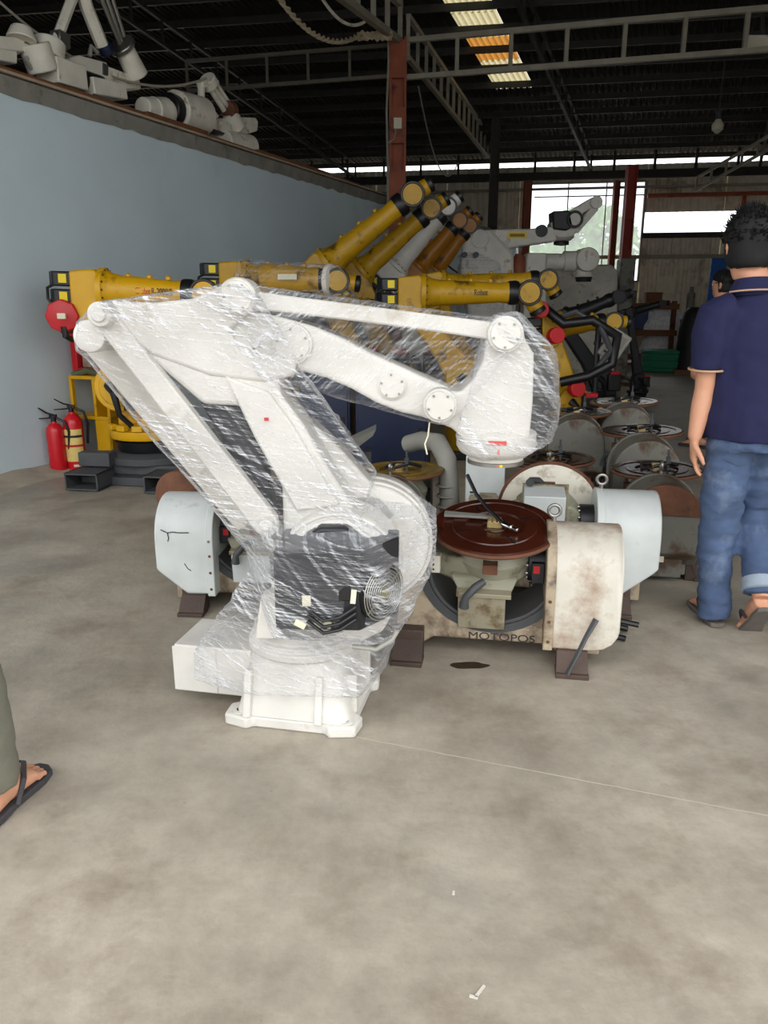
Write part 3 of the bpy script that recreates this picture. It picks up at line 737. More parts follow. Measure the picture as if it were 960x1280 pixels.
curved_plate('red_warning_label', mat('red_label',(206,70,60),.5), -.3, .14, .1315, .021, .035, fl_)
curved_plate('red_arrow_label', mat('pink_label',(214,110,110),.5), -.07, -.02, .1305, -.008, .006, fl_)
curved_plate('red_mark', mat('pink_label2',(220,110,100),.5), -.06, .0, .0935, -.056, -.048, fl_)
curved_plate('yellow_mark', STICK, .03, .14, .0935, -.056, -.048, fl_)
m = MB(); q = r3(333,524,-.118); m.box(q,(.014,.002,.01)); m.build('red_tape_scrap', REDP, RB)

# the film: taut skins over the machine, wrinkled
def film(name, clusters, m_, vox, amp, cut=None, seed=0, sm=3):
    m = MB()
    for cl_ in clusters: m.hull([r3(*c_) for c_ in cl_])
    o = m.build(name, m_, RB, remesh=vox, smooth_it=sm)
    me = o.data
    def crumple(c_):
        d = noise.noise(V(c_.x*9+c_.z*7, c_.y*9, c_.z*3-c_.x*3)+V(seed,0,0))*.9 + noise.noise(c_*18+V(0,seed,0))*.35
        d += .45*abs(noise.noise(V((c_.x+c_.z)*30, c_.y*9, (c_.z-c_.x)*7)+V(0,0,seed)))
        return d*amp
    roughen(me, crumple)
    if cut is not None:
        bm = bmesh.new(); bm.from_mesh(me)
        bmesh.ops.delete(bm, geom=[v for v in bm.verts if v.co.z < cut], context='VERTS')
        bm.to_mesh(me); bm.free()
    me.shade_smooth()
    o['label'] = 'crinkled clear plastic stretch film'
    return o
def both(pts, f, b): return [(x, y, f) for x, y in pts]+[(x, y, b) for x, y in pts]
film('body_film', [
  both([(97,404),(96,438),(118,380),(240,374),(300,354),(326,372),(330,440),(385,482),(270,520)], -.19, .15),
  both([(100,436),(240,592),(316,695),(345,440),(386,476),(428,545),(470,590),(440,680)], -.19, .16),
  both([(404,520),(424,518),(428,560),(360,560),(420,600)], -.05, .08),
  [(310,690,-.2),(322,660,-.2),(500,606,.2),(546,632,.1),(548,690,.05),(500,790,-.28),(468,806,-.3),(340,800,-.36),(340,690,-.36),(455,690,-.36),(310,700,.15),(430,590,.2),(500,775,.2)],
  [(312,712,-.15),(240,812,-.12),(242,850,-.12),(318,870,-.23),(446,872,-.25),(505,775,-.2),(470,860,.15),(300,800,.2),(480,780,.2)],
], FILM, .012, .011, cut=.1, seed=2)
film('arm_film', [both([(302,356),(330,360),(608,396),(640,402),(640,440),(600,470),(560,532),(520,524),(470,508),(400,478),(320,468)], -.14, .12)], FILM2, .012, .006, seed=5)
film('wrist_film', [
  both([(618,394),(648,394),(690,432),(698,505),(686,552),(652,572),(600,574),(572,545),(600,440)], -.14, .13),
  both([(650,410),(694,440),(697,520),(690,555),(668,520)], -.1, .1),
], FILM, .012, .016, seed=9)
m = MB(); m.tube([r3(537,528,-.1),r3(535,545,-.1),r3(531,555,-.1),r3(534,568,-.1)], .0025); m.build('loose_film_string', PALEPAPER, RB)

# ================================================================ WELDING POSITIONERS
POS_YAW = math.radians(-9.5)
def bolt_ring(par, c, ax, R_, n, r_, h, m_):
    u, w = frame(Vector(ax)); ax = Vector(ax).normalized()
    for k in range(n):
        a = 2*PI*k/n; q = Vector(c)+(u*math.cos(a)+w*math.sin(a))*R_
        m = MB(); m.cyl(q, q+ax*h, r_, n=8); m.build('bolt', m_, par)
def positioner(label, X, Y, side=1, tilt=10, disc=RUSTDISC, cover=HOUSEW, frm=FRAME_B, sc_=1., yaw=POS_YAW, round_cover=.09, cap=None, lettering=True, eye=True, edge=RUSTY, extra=True):
    S = side
    t = thing('welding_positioner', label, 'positioner', (X, Y, 0), yaw, 'welding positioners with round turntables')
    t.scale = (sc_,)*3
    # U-shaped frame
    pl = [(-.37,.03),(-.28,.03),(-.22,.072),(.22,.072),(.28,.03),(.37,.03),(.36,.30),(.335,.46),(.25,.46),(.25,.37)]+[(x_,.37+(z_-.37)*.92) for x_,z_ in arc(0,.37,.25,0,-PI,22)][1:]+[(-.25,.46),(-.335,.46),(-.36,.30)]
    m = MB(); m.prism(pl, -.13, .13); fr = m.build('frame', frm, t, bevel=.008)
    def oa(r_, e): return [(x_,.37+(z_-.37)*.92) for x_,z_ in arc(0,.37,r_,-e,-PI+e,22)]
    a0 = oa(.2505,.05); a1 = oa(.235,.05)
    m = MB(); m.prism(a0+a1[::-1], -.131, .131); m.build('arch_lining', DARKGREY, fr, bevel=.003)
    m = MB(); m.prism(oa(.251,.25)+oa(.285,.35)[::-1], -.1335, -.128); m.build('dark_paint_band', DARKGREY, fr)
    if lettering:
        text('lettering', 'MOTOPOS', .042, INK, fr, (.045,-.1312,.089), (PI/2,0,0), .0006, 1.28)
    for x in (-.31,.31):
        for y in (-.16,.16):
            m = MB(); m.bx(x-.055,x+.055,y-.03,y+.03,.0,.12); ft_ = m.build('foot_bracket', FOOTB, t, bevel=.004)
            yy = y+(-.06 if y < 0 else .06)
            m = MB(); m.bx(x-.06,x+.06,yy-.045,yy+.045,0,.018); m.build('foot_plate', FOOTB, ft_, bevel=.003)
            m = MB(); m.rings([[V(x-.056,y-.01,.1),V(x+.056,y-.01,.1),V(x+.056,y+.01,.1),V(x-.056,y+.01,.1)],[V(x-.058,yy-.03,.015),V(x+.058,yy-.03,.015),V(x+.058,yy,.015),V(x-.058,yy,.015)]]); m.build('foot_gusset', FOOTB, ft_)
            m = MB(); m.cyl((x,yy,.015),(x,yy,.035),.016,n=6); m.build('anchor_bolt', RUSTY, ft_)
    # drive cover on one side, plain bearing post on the other
    h0, h1, CZ, CR = .205, .475, .345, .185
    rr = round_cover
    def outline(zb, k=1.0):
        w_ = CR*k
        return [(-w_,zb),(w_,zb),(w_,CZ)]+[(w_*math.cos(a),CZ+w_*math.sin(a)) for a in [PI*q/14 for q in range(1,14)]]+[(-w_,CZ)]
    st = [(h0,.09,1.),(h1-rr,.09,1.)]+([(h1-rr+rr*math.sin(a),.09+rr*(1-math.cos(a)),1.) for a in (.4,.8,1.2,1.5)] if rr < .1 else [(h1-.02,.09+rr*.7,1.),(h1,.09+rr*.85,1.)])
    m = MB(); m.rings([[V(S*x,y-.015,z) for y,z in outline(zb,k)] for x,zb,k in st]); cv = m.build('drive_cover', cover, t, bevel=.01, seg=3)
    m = MB(); m.rings([[V(S*x,(y-.015)*1.03,z) for y,z in outline(.085,1.03)] for x in (h0-.006,h0+.03)]); m.build('cover_flange', frm if cover is HOUSEW else cover, cv, bevel=.004)
    for z in (.12,.2,.28,.35):
        m = MB(); m.cyl((S*(h0+.012),-.203,z),(S*(h0+.012),-.212,z),.007,n=8); m.build('bolt', STEEL if z > .3 else RUSTY, cv)
    m = MB(); m.prism([(S*.3,.03),(S*.42,.03),(S*.42,.2),(S*.3,.2)], -.1, .1); m.build('drive_bracket', frm, t, bevel=.006)
    if eye:
        m = MB(); m.tor((S*.225,-.015,.577),(0,1,0),.022,.007,24,8); m.cyl((S*.225,-.015,.52),(S*.225,-.015,.556),.009,n=10); m.build('lifting_eye', STEEL, t)
    if cap:
        m = MB(); m.prism([(.178*math.cos(PI*q/16),CZ+.03+.155*math.sin(PI*q/16)) for q in range(17)], -.006, .006); m.xf(Matrix.Translation((S*(h1+.004),-.015,0)) @ Matrix.Rotation(PI/2,4,'Z')); m.build('rust_brown_end_plate', cap, cv, bevel=.002)
        m = MB(); m.bx(h1 if S > 0 else -h1-.004,h1+.004 if S > 0 else -h1,-.08,.0,.13,.16); m.build('name_plate', PALEPAPER, cv)
    m = MB(); m.bx(min(-S*.24,-S*.38),max(-S*.24,-S*.38),-.09,.09,.3,.46); m.build('bearing_post', frm, t, bevel=.01)
    m = MB(); m.bx(min(-S*.2,-S*.255),max(-S*.2,-S*.255),-.12,-.07,.335,.405); bb = m.build('terminal_block', BONE, t, bevel=.003)
    for z in (.35,.37,.39):
        m = MB(); m.cyl((-S*.225,-.12,z),(-S*.225,-.1225,z),.004,n=8); m.build('screw', BLACK, bb)
    # tilting head: motor flange on the drive side, cradle, turntable, drip box
    m = MB(); m.cyl((S*.135,0,.37),(S*.205,0,.37),.082,n=36); mf = m.build('motor_flange', BLACKM, t, bevel=.004)
    bolt_ring(mf, (S*.135,0,.37), (-S,0,0), .07, 12, .006, .008, STEEL)
    m = MB(); m.bx(min(S*.148,S*.196),max(S*.148,S*.196),-.105,-.078,.31,.39); mp_ = m.build('motor_plate', BLACKM, mf, bevel=.003)
    m = MB(); m.bx(min(S*.155,S*.178),max(S*.155,S*.178),-.1065,-.1045,.35,.38); m.build('red_label', REDP, mf)
    R = Matrix.Translation(V(0,0,.37)) @ Matrix.Rotation(math.radians(tilt), 4, 'X')
    def b(m, name, mm, par=t, **k): m.xf(R); return m.build(name, mm, par, **k)
    m = MB(); m.rings([[V(-.24,-.05,-.05),V(-.24,.05,-.05),V(-.24,.05,.05),V(-.24,-.05,.05)],[V(-.15,-.09,-.06),V(-.15,.09,-.06),V(-.15,.09,.04),V(-.15,-.09,.04)],[V(.0,-.11,-.07),V(.0,.11,-.07),V(.0,.11,.05),V(.0,-.11,.05)],[V(.1,-.09,-.05),V(.1,.09,-.05),V(.1,.09,.05),V(.1,-.09,.05)],[V(.14,-.05,-.05),V(.14,.05,-.05),V(.14,.05,.05),V(.14,-.05,.05)]])
    b(m, 'cradle', YOKE, bevel=.012)
    m = MB(); m.lathe([(.13,-.03),(.15,.03),(.12,.08),(.12,.125)], (0,0,0), (0,0,1), 36); b(m, 'slewing_housing', YOKE, bevel=.004)
    m = MB(); m.rings([[V(-.16,-.12,-.02),V(.1,-.12,-.02),V(.1,.1,-.02),V(-.16,.1,-.02)],[V(-.125,-.17,-.06),V(.075,-.17,-.06),V(.075,.05,-.06),V(-.125,.05,-.06)]]); b(m, 'drip_funnel', YOKE, bevel=.008)
    m = MB(); m.bx(-.125,.055,-.19,.03,-.212,-.06); dbx = b(m, 'collector_box', BOXM if disc is RUSTDISC else HOUSEG, bevel=.004)
    m = MB(); m.bx(-.132,.075,-.197,.04,-.068,-.05); b(m, 'box_lid', BOXM, dbx, bevel=.002)
    m = MB(); m.tube([(-.03,-.17,-.01),(-.06,-.2,-.02),(-.095,-.215,-.06),(-.1,-.215,-.1)], [.014,.016,.014,.02], 10); b(m, 'cable_elbow', DARKGREY, t)
    m = MB(); m.bx(-.035,.02,-.17,-.12,.02,.06); b(m, 'brush_block', RUSTY, t, bevel=.002)
    tz = .13
    m = MB(); m.lathe([(.02,tz),(.225,tz-.004),(.236,tz),(.238,tz+.012),(.232,tz+.017),(.2,tz+.017),(.197,tz+.013),(.165,tz+.013),(.162,tz+.017),(.115,tz+.017),(.112,tz+.009),(.05,tz+.009),(.048,tz+.014),(.03,tz+.014),(.028,tz+.004)], (0,0,0), (0,0,1), 56)
    dk = b(m, 'turntable', disc)
    m = MB(); m.tor((0,0,tz+.004),(0,0,1),.2375,.009,56,6); b(m, 'table_rim', edge, dk)
    for k in range(4):
        a = k*PI/2+.5; m = MB(); m.box((.14*math.cos(a),.14*math.sin(a),tz+.0172),(.05,.008,.001), Matrix.Rotation(a,3,'Z')); b(m, 'table_slot', BLACK, dk)
    m = MB(); m.bx(-.028,.028,-.02,.02,tz+.01,tz+.035); hb = b(m, 'brass_hub', BRASS, dk, bevel=.002)
    for x in (-.018,0,.018):
        m = MB(); m.bx(x-.006,x+.006,-.024,.018,tz+.03,tz+.042); b(m, 'brass_contact', BRASS, hb, bevel=.001)
    if extra:
        m = MB(); m.cyl((.06,.05,tz+.016),(.06,.05,tz+.13),.006,n=8); m.bx(.045,.075,.04,.06,tz+.06,tz+.09); b(m, 'clamp_post', DARKGREY, dk)
        m = MB(); m.tube([(.03,-.02,tz+.03),(.07,.06,tz+.06),(-.02,.11,tz+.03),(-.12,.04,tz+.025),(-.08,-.07,tz+.025),(.02,-.08,tz+.025)], .009); b(m, 'cable_loop', BLACK, dk)
    return t
def at_table(px, py, k):                       # where a turntable of scale k seen at (px, py) stands
    p = G(px, py, .517*k); return p.x, p.y
AWAY = math.radians(-101.5)                     # units whose trunnion axis points at the door
p1 = positioner('front positioner with oily rust-brown turntable and rust-stained white cover', .45, 3.0, 1, 11, round_cover=.09, extra=False, sc_=1.04)
positioner('positioner behind the brown turntable, its own table tipped on edge with a rusty rim', .80, 3.58, 1, -84, BONE, HOUSEG, FRAME_B, 1.03, round_cover=.15, extra=False)
positioner('positioner with pale cracked cover behind the left flank of the wrapped robot', -.565, 3.52, -1, 6, DARKDISC, HOUSEG, FRAME_B, 1.0, round_cover=.14, eye=False, yaw=math.radians(-4))
for pts_ in (((-.44,.40),(-.41,.385),(-.385,.39),(-.36,.387),(-.31,.388)),((-.41,.385),(-.405,.36),(-.41,.345)),((-.34,.24),(-.325,.215),(-.31,.205))):
    m = MB(); m.tube([(x,-.2,z) for x, z in pts_], .0022, 5); m.build('paint_crack', INK, bpy.data.objects['welding_positioner.002'])
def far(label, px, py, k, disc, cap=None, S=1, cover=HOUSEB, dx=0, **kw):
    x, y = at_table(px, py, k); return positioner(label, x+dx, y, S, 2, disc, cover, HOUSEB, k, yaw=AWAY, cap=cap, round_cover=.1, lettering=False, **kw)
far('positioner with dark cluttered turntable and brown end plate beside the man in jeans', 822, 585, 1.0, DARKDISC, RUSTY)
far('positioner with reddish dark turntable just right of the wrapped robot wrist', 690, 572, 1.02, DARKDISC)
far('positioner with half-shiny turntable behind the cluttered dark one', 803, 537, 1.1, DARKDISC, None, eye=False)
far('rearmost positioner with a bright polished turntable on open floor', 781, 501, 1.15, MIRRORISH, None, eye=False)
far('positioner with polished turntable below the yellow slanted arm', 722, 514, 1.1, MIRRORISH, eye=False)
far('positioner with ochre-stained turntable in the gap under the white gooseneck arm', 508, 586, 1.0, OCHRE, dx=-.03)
q = P(226,612,3.98)
rm_ = thing('rusty_motor', 'rusty round motor on a grey stand behind the pale cracked cover', 'motor', (q.x, 4.12, 0), AWAY)
m = MB(); m.lathe([(.05,-.16),(.12,-.16),(.13,-.15),(.13,.12),(.1,.15),(.05,.16)], (0,0,.40), (1,0,0), 36); m.build('drum', RUSTY, rm_, bevel=.004)
m = MB(); m.bx(-.12,.12,-.09,.09,.0,.29); m.build('stand', HOUSEB, rm_, bevel=.006)
for x in (.0,.07):
    m = MB(); m.bx(.15,.18,x,x+.05,.28,.34); m.build('bracket', BONE, rm_, bevel=.003)
# things lying on the front turntable
tp = Matrix.Translation(V(.45,3.0,0)) @ Matrix.Rotation(POS_YAW,4,'Z') @ Matrix.Scale(1.04,4) @ Matrix.Translation(V(0,0,.37)) @ Matrix.Rotation(math.radians(11),4,'X')
tp3 = tp.to_3x3()
o_ = tp @ V(.05,-.06,.15)
tc_ = thing('grounding_cable', 'black grounding cable with a chrome end lying across the brown turntable', 'cable', o_)
def tl(x, y, z): return tp @ V(x, y, z) - o_
m = MB(); m.tube([tl(-.12,.19,.27),tl(-.08,.13,.215),tl(-.03,.06,.185),tl(.01,.0,.178),tl(.03,-.03,.17)], .008); m.build('cable', BLACK, tc_)
m = MB(); m.lathe([(.011,0),(.013,.01),(.013,.045),(.009,.05),(.009,.075),(.004,.078)], tl(.03,-.03,.168), tl(.11,-.09,.163)-tl(.03,-.03,.168), 16); m.build('chrome_end', CHROME, tc_, bevel=.001)
o2 = tp @ V(-.1,.03,.15)
hb = thing('steel_lever', 'flat grey steel lever lying on the brown turntable', 'lever', o2)
m = MB(); m.rings([[tp@V(x,y+d*w,z)-o2 for d, z in ((-1,.149),(1,.149),(1,.160),(-1,.160))] for x, y, w in ((-.2,.06,.02),(-.1,.055,.015),(-.04,.05,.014),(.0,.045,.012))]); m.build('blade', HOSEGREY, hb, bevel=.003)
m = MB(); q = tp@V(-.015,.046,.160)-o2; m.cyl(q, q+V(0,0,.012), .009, n=6); m.build('bolt', STEEL, hb)
# cables spilling out beside the front foot
cc = thing('cable_bundle', 'bundle of cut black cables on the floor by the front cover', 'cables', G(745,800))
o_ = G(745,800)
for k, (dx, dy, dz) in enumerate(((0,0,.02),(.01,.05,.045),(-.02,.1,.02),(0,.03,.07))):
    m = MB(); m.tube([V(-.1+dx,dy+.02,dz+.02),V(.0,dy,dz),V(.06,dy+.01,dz+.004*k),V(.12+.02*k,dy-.02,dz-.005)], [.012,.013,.012,.013], 8); m.build('cable', BLACK, cc)
q = V(P(710,825,2.66).x, 2.66, 0)
lv = thing('brake_lever', 'worn grey lever bar leaning on the front cover by the rusty foot', 'lever', q)
m = MB(); m.tube([V(0,0,.03),V(.03,.01,.09),V(.07,.03,.17),V(.11,.05,.235)], [.012,.011,.012,.015], 8, .6); m.build('lever_bar', DARKGREY, lv)
# curved grey hose by the ochre turntable
q = V(.35,4.15,0)
hs_ = thing('grey_hose', 'thick grey hose arching over beside the ochre-stained turntable', 'hose', q)
m = MB(); m.tube([V(.02,0,.0),V(.02,0,.25),V(.01,0,.42),V(-.0,.06,.55),V(-.04,.2,.62),V(-.12,.4,.6),V(-.2,.5,.56)], .055, 16); m.build('hose_wall', HOSEGREY, hs_)
for k in range(7):
    z = .06+.06*k; m = MB(); m.tor((.02-.004*k,0,z),(0,0,1),.056,.006,20,6); m.build('hose_ring', HOSEGREY, hs_)
# white switchgear box standing under the wrist
q = P(622,600,3.95); 
sb = thing('switch_box', 'white sheet metal box with a dark sill right under the wrapped wrist', 'box', (.55,4.05,0), -.15)
m = MB(); m.bx(-.105,.1,-.1,.1,.34,.62); m.build('body', HOUSEG, sb, bevel=.006)
m = MB(); m.bx(-.11,.105,-.105,.105,.27,.345); m.build('sill', DARKGREY, sb, bevel=.004)
m = MB(); m.bx(-.09,.085,-.08,.08,0,.275); m.build('pedestal', DARKGREY, sb, bevel=.004)
m = MB(); m.bx(-.08,-.05,-.1025,-.099,.42,.43); m.build('latch', INK, sb)

# ================================================================ YELLOW ROBOTS AND THE OTHER MACHINES BEHIND
def Mframe(o, x, y):
    x = x.normalized(); y = (y-x*y.dot(x)).normalized(); z = x.cross(y)
    M = Matrix((x, y, z)).transposed().to_4x4(); M.translation = o; return M
def jointed_robot(label, base, elbow, wrist, sh_z=.62, col=YELLOW, dark=BLACK, hand=-1, cat='robot', group=None, sh_off=.25, detail=1, text_=None, flange_px=None, k=1.0, base_kind='turret', sticker=True, wrap=None, low=True, name='industrial_robot', arm_r=1.0, elbow_drop=.22):
    """base/elbow/wrist in metres; the arm runs elbow -> wrist, the lower arm goes down to the turret at the base"""
    base = Vector(base); t = thing(name, label, cat, base, 0, group)
    E_, W_ = Vector(elbow)-base, Vector(wrist)-base
    d = (W_-E_); L = d.length; d.normalize()
    lat = V(d.x,d.y,0).cross(V(0,0,1)).normalized()*1.0     # points to the camera for arms running right
    M = Mframe(E_, d, -lat)
    def b(m, nm, mm, par=t, X=M, **kw): m.xf(X); return m.build(nm, mm, par, **kw)
    q = k
    # elbow casting, rear motors, collar, tube, black ring, wrist
    m = MB(); m.prism([(-.17*q,.13*q),(.02*q,.15*q),(.06*q,.1*q),(.06*q,-.1*q),(.0,-elbow_drop*q),(-.1*q,-(elbow_drop+.04)*q),(-.17*q,-(elbow_drop+.02)*q)], -.12*q, .12*q); el = b(m, 'elbow_casting', col, bevel=.015)
    for z in (.07,-.06):
        m = MB(); m.plan([(-.36*q,-.02*q),(-.31*q,-.085*q),(-.165*q,-.09*q),(-.165*q,.05*q),(-.34*q,.05*q)], (z-.055)*q, (z+.055)*q); mo_ = b(m, 'axis_motor', dark, bevel=.012)
        if sticker:
            m = MB(); m.bx(-.26*q,-.2*q,-.0935*q,-.0895*q,(z-.03)*q,(z+.035)*q); b(m, 'warning_sticker', STICK, mo_)
    if detail:
        m = MB(); m.tube([(-.3*q,-.07*q,.03*q),(-.36*q,-.06*q,.0),(-.37*q,-.04*q,-.08*q),(-.3*q,-.05*q,-.16*q),(-.2*q,-.08*q,-.2*q)], .012*q); b(m, 'motor_cable', BLACK)
    m = MB(); m.lathe([(.1,.03),(.165,.035),(.165,.075),(.15,.085),(.125,.13),(.112,.2)], (0,0,0), (1,0,0), 36) if q == 1 else m.lathe([(a*q,h*q) for a,h in ((.1,.03),(.165,.035),(.165,.075),(.15,.085),(.125,.13),(.112,.2))], (0,0,0), (1,0,0), 36)
    cl_ = b(m, 'arm_collar', col)
    if detail:
        for kk in range(16):
            a = 2*PI*kk/16; c_ = V(.085*q,.15*q*math.cos(a),.15*q*math.sin(a)); m = MB(); m.cyl(V(.07*q,.152*q*math.cos(a),.152*q*math.sin(a)), V(.088*q,.15*q*math.cos(a),.15*q*math.sin(a)), .009*q, n=7); b(m, 'collar_bolt', INK, cl_)
    r0, r1 = .11*q*arm_r, .085*q*arm_r
    m = MB(); m.lathe([(r0,.19*q),(r0,.3*q),(r1,L-.22*q),(r1*1.08,L-.17*q),(r1*1.08,L-.14*q)], (0,0,0), (1,0,0), 32); tb_ = b(m, 'arm_tube', col)
    if detail:
        for xx in (.3,.5,.68):
            m = MB(); m.lathe([(.022*q,-.01),(.022*q,.012*q),(.012*q,.022*q),(.0,.024*q)], (L*xx,0,r0*(1-.2*xx)+.005*q), (0,0,1), 12); b(m, 'lifting_lug', col, tb_)
        if text_:
            for s_, xx, mm, w in text_:
                o = text('lettering', s_, .07*q, mm, t, (0,0,0), (0,0,0), .001, w)
                TM = M @ Matrix.Translation(V(xx, -(r0+(r1-r0)*xx/L)-.004, .0)) @ Matrix.Rotation(PI/2, 4, 'X')
                o.parent = t; o.matrix_local = TM @ Matrix.Diagonal((w,1,1,1))
    m = MB(); m.lathe([(.05*q,L-.15*q),(.1*q,L-.15*q),(.105*q,L-.13*q),(.105*q,L-.08*q),(.098*q,L-.06*q),(.05*q,L-.06*q)], (0,0,0), (1,0,0), 28); b(m, 'black_wrist_ring', dark)
    m = MB(); m.lathe([(.085*q,L-.07*q),(.088*q,L-.02*q),(.08*q,L+.02*q)], (0,0,0), (1,0,0), 28); m.cyl(V(L+.03*q,-.09*q,0),V(L+.03*q,.09*q,0),.1*q,n=28); wr = b(m, 'wrist', col, bevel=.006)
    m = MB(); m.tor((L+.03*q,-.09*q,0),(0,1,0),.1*q,.012*q,30,6); b(m, 'wrist_seal', dark, wr)
    hd = V(.6,0,-1) if hand < 0 else V(1,0,-.12)
    hd.normalize(); c0 = V(L+.03*q,0,0)+hd*.08*q
    m = MB(); m.cyl(c0, c0+hd*.08*q, .075*q, .07*q, 24); b(m, 'wrist_hand', col)
    m = MB(); m.lathe([(.06*q,0),(.075*q,.005),(.075*q,.04*q),(.05*q,.05*q)], c0+hd*.08*q, hd, 24); b(m, 'tool_flange', dark)
    if low:
        # lower arm, shoulder and turret
        fwd = V(d.x, d.y, 0).normalized()
        S_ = V(0,0,sh_z)*q + fwd*sh_off*q
        lo = E_ - M.to_3x3()@V(.05*q,0,.1*q) - (-lat)*.0
        dn = (lo-S_); LL = dn.length; MX = Mframe(S_, dn, -lat)
        m = MB(); m.rings([[V(x,y*w,z*h) for y,z in ((-1,-1),(1,-1),(1,1),(-1,1))] for x,w,h in ((-.14*q,.07*q,.1*q),(-.1*q,.085*q,.15*q),(.05*q,.085*q,.16*q),(LL*.35,.08*q,.11*q),(LL*.8,.075*q,.1*q),(LL+.05*q,.075*q,.12*q),(LL+.12*q,.06*q,.08*q))]); b(m, 'lower_arm', col, X=MX, bevel=.02)
        I = Matrix()
        m = MB(); m.cyl(S_+lat*.2*q, S_-lat*.16*q, .19*q, n=36); m.cyl(S_+lat*.21*q, S_+lat*.19*q, .15*q, n=36); b(m, 'shoulder_housing', col, X=I, bevel=.012)
        sm_ = S_+lat*.2*q+fwd*.16*q; R = Matrix((fwd, lat, V(0,0,1))).transposed()
        m = MB(); m.box(sm_+V(0,0,-.04*q), (.2*q,.18*q,.26*q), R); mo_ = b(m, 'shoulder_motor', dark, X=I, bevel=.015)
        m = MB(); m.box(sm_+V(0,0,.1*q)+lat*.0, (.15*q,.19*q,.05*q), R); b(m, 'motor_cap', REDP, mo_, X=I, bevel=.008)
        if sticker:
            m = MB(); q_ = sm_+lat*.0925*q-fwd*.03*q-V(0,0,.06*q); m.rings([[q_+fwd*x+V(0,0,z)-lat*e for x,z in ((-.02,-.018),(.02,-.018),(0,.025))] for e in (.002,-.002)]); b(m, 'warning_triangle', STICK, mo_, X=I)
        m = MB(); m.tube([S_+lat*.22*q-fwd*.05*q+V(0,0,.02*q), S_+lat*.3*q+V(0,0,-.03*q), S_+lat*.3*q+fwd*.03*q+V(0,0,-.2*q), S_+lat*.24*q+fwd*.1*q+V(0,0,-.3*q)], [.05*q,.03*q,.022*q,.022*q]); b(m, 'shoulder_cable', BLACK, X=I)
        z0 = sh_z*q
        m = MB(); m.box(fwd*.02*q+V(0,0,z0-.17*q), (.5*q,.14*q,.3*q), R); m.box(fwd*.1*q+V(0,0,z0-.3*q), (.3*q,.34*q,.1*q), R); b(m, 'turret', col, X=I, bevel=.02)
        m = MB(); m.lathe([(.2*q,z0-.42*q),(.3*q,z0-.41*q),(.31*q,z0-.39*q),(.31*q,z0-.34*q),(.24*q,z0-.33*q),(.22*q,z0-.3*q)], (0,0,0), (0,0,1), 44); tt = b(m, 'slewing_ring', col, X=I)
        for kk in range(5):
            a = -.9+kk*.45; dd = lat*math.cos(a)+fwd*math.sin(a); m = MB(); m.box(dd*.3*q+V(0,0,z0-.31*q), (.08*q,.05*q,.045*q), Matrix((dd.cross(V(0,0,1)), dd, V(0,0,1))).transposed()); b(m, 'stop_block', col, tt, X=I, bevel=.004)
        m = MB(); m.lathe([(.25*q,.235 if base_kind == 'plate' else .06*q),(.27*q,z0-.46*q),(.28*q,z0-.43*q),(.2*q,z0-.42*q)], (0,0,0), (0,0,1), 36); b(m, 'pedestal', BLACK if base_kind == 'plate' else col, X=I)
        if base_kind != 'plate':
            m = MB(); m.box(V(0,0,.04*q), (.52*q,.5*q,.08*q), R); b(m, 'foot_plate', dark, X=I, bevel=.01)
    return t, M, L
def on_wall_side(px, py, Y): return P(px, py, Y)

# foremost yellow robot by the blue wall, on a forklift plate
Y1 = 6.15
bx_ = G(180,603); base = V(-1.93, Y1+.12, 0)
y1, M1, L1 = jointed_robot('yellow jointed robot on a dark forklift plate beside the fire extinguishers', base, P(122,362,Y1), P(253,367,Y1), sh_z=.75, sh_off=-.16, base_kind='plate',
    text_=[('FANUC', .27, REDINK, .7), ('Robot', .39, REDINK, .5), ('R-2000iB', .52, INK, .62)])
m = MB(); m.lathe([(.1,-.09),(.125,-.08),(.125,.06),(.05,.08)], P(80,395,Y1-.1)-base, (.1,-1,0), 8); rdm = m.build('red_motor', REDP, y1, bevel=.008)
m = MB(); q = P(77,395,Y1-.24)-base; m.box(q,(.06,.02,.04)); m.build('motor_badge', PALEPAPER, rdm)
m = MB(); m.tube([P(80,408,Y1-.15)-base,P(82,420,Y1-.15)-base,P(90,425,Y1-.1)-base,P(100,420,Y1)-base], [.03,.025,.02,.02]); m.build('motor_plug', BLACK, y1)
m = MB(); c_ = P(97,398,Y1+.08)-base; m.cyl(c_-V(.13,0,0), c_+V(.02,0,0), .12, n=20); m.build('wrist_drive_motor', BLACK, y1, bevel=.01)
# forklift plate: slab with two open channel pockets
fp = thing('forklift_base_plate', 'charcoal steel base plate with open fork pockets under the front yellow robot', 'base plate', (base.x,base.y,0), math.radians(-9))
m = MB(); m.plan([(-.5,-.4),(.5,-.4),(.5,.38),(-.2,.38),(-.5,.05)], 0, .07); m.plan([(-.42,-.3),(.45,-.3),(.45,.34),(-.2,.34),(-.42,.05)], .07, .15); m.build('slab', PLATE, fp, bevel=.008)
m = MB(); m.bx(-.42,-.16,-.4,-.28,.15,.26); m.build('upstand', PLATE, fp, bevel=.006)
m = MB(); m.lathe([(.36,.15),(.36,.2),(.3,.23),(.26,.23)], (0,0,0), (0,0,1), 40); m.build('round_boss', PLATE, fp, bevel=.004)
for x in (-.42,.22):
    w, h, e = .27, .13, .012
    m = MB()
    for (a0,a1,z0,z1) in ((x,x+w,0,e),(x,x+w,h-e,h),(x,x+e,0,h),(x+w-e,x+w,0,h)): m.bx(a0,a1,-.62,-.36,z0+.01,z1+.01)
    m.build('fork_pocket', PLATE, fp)
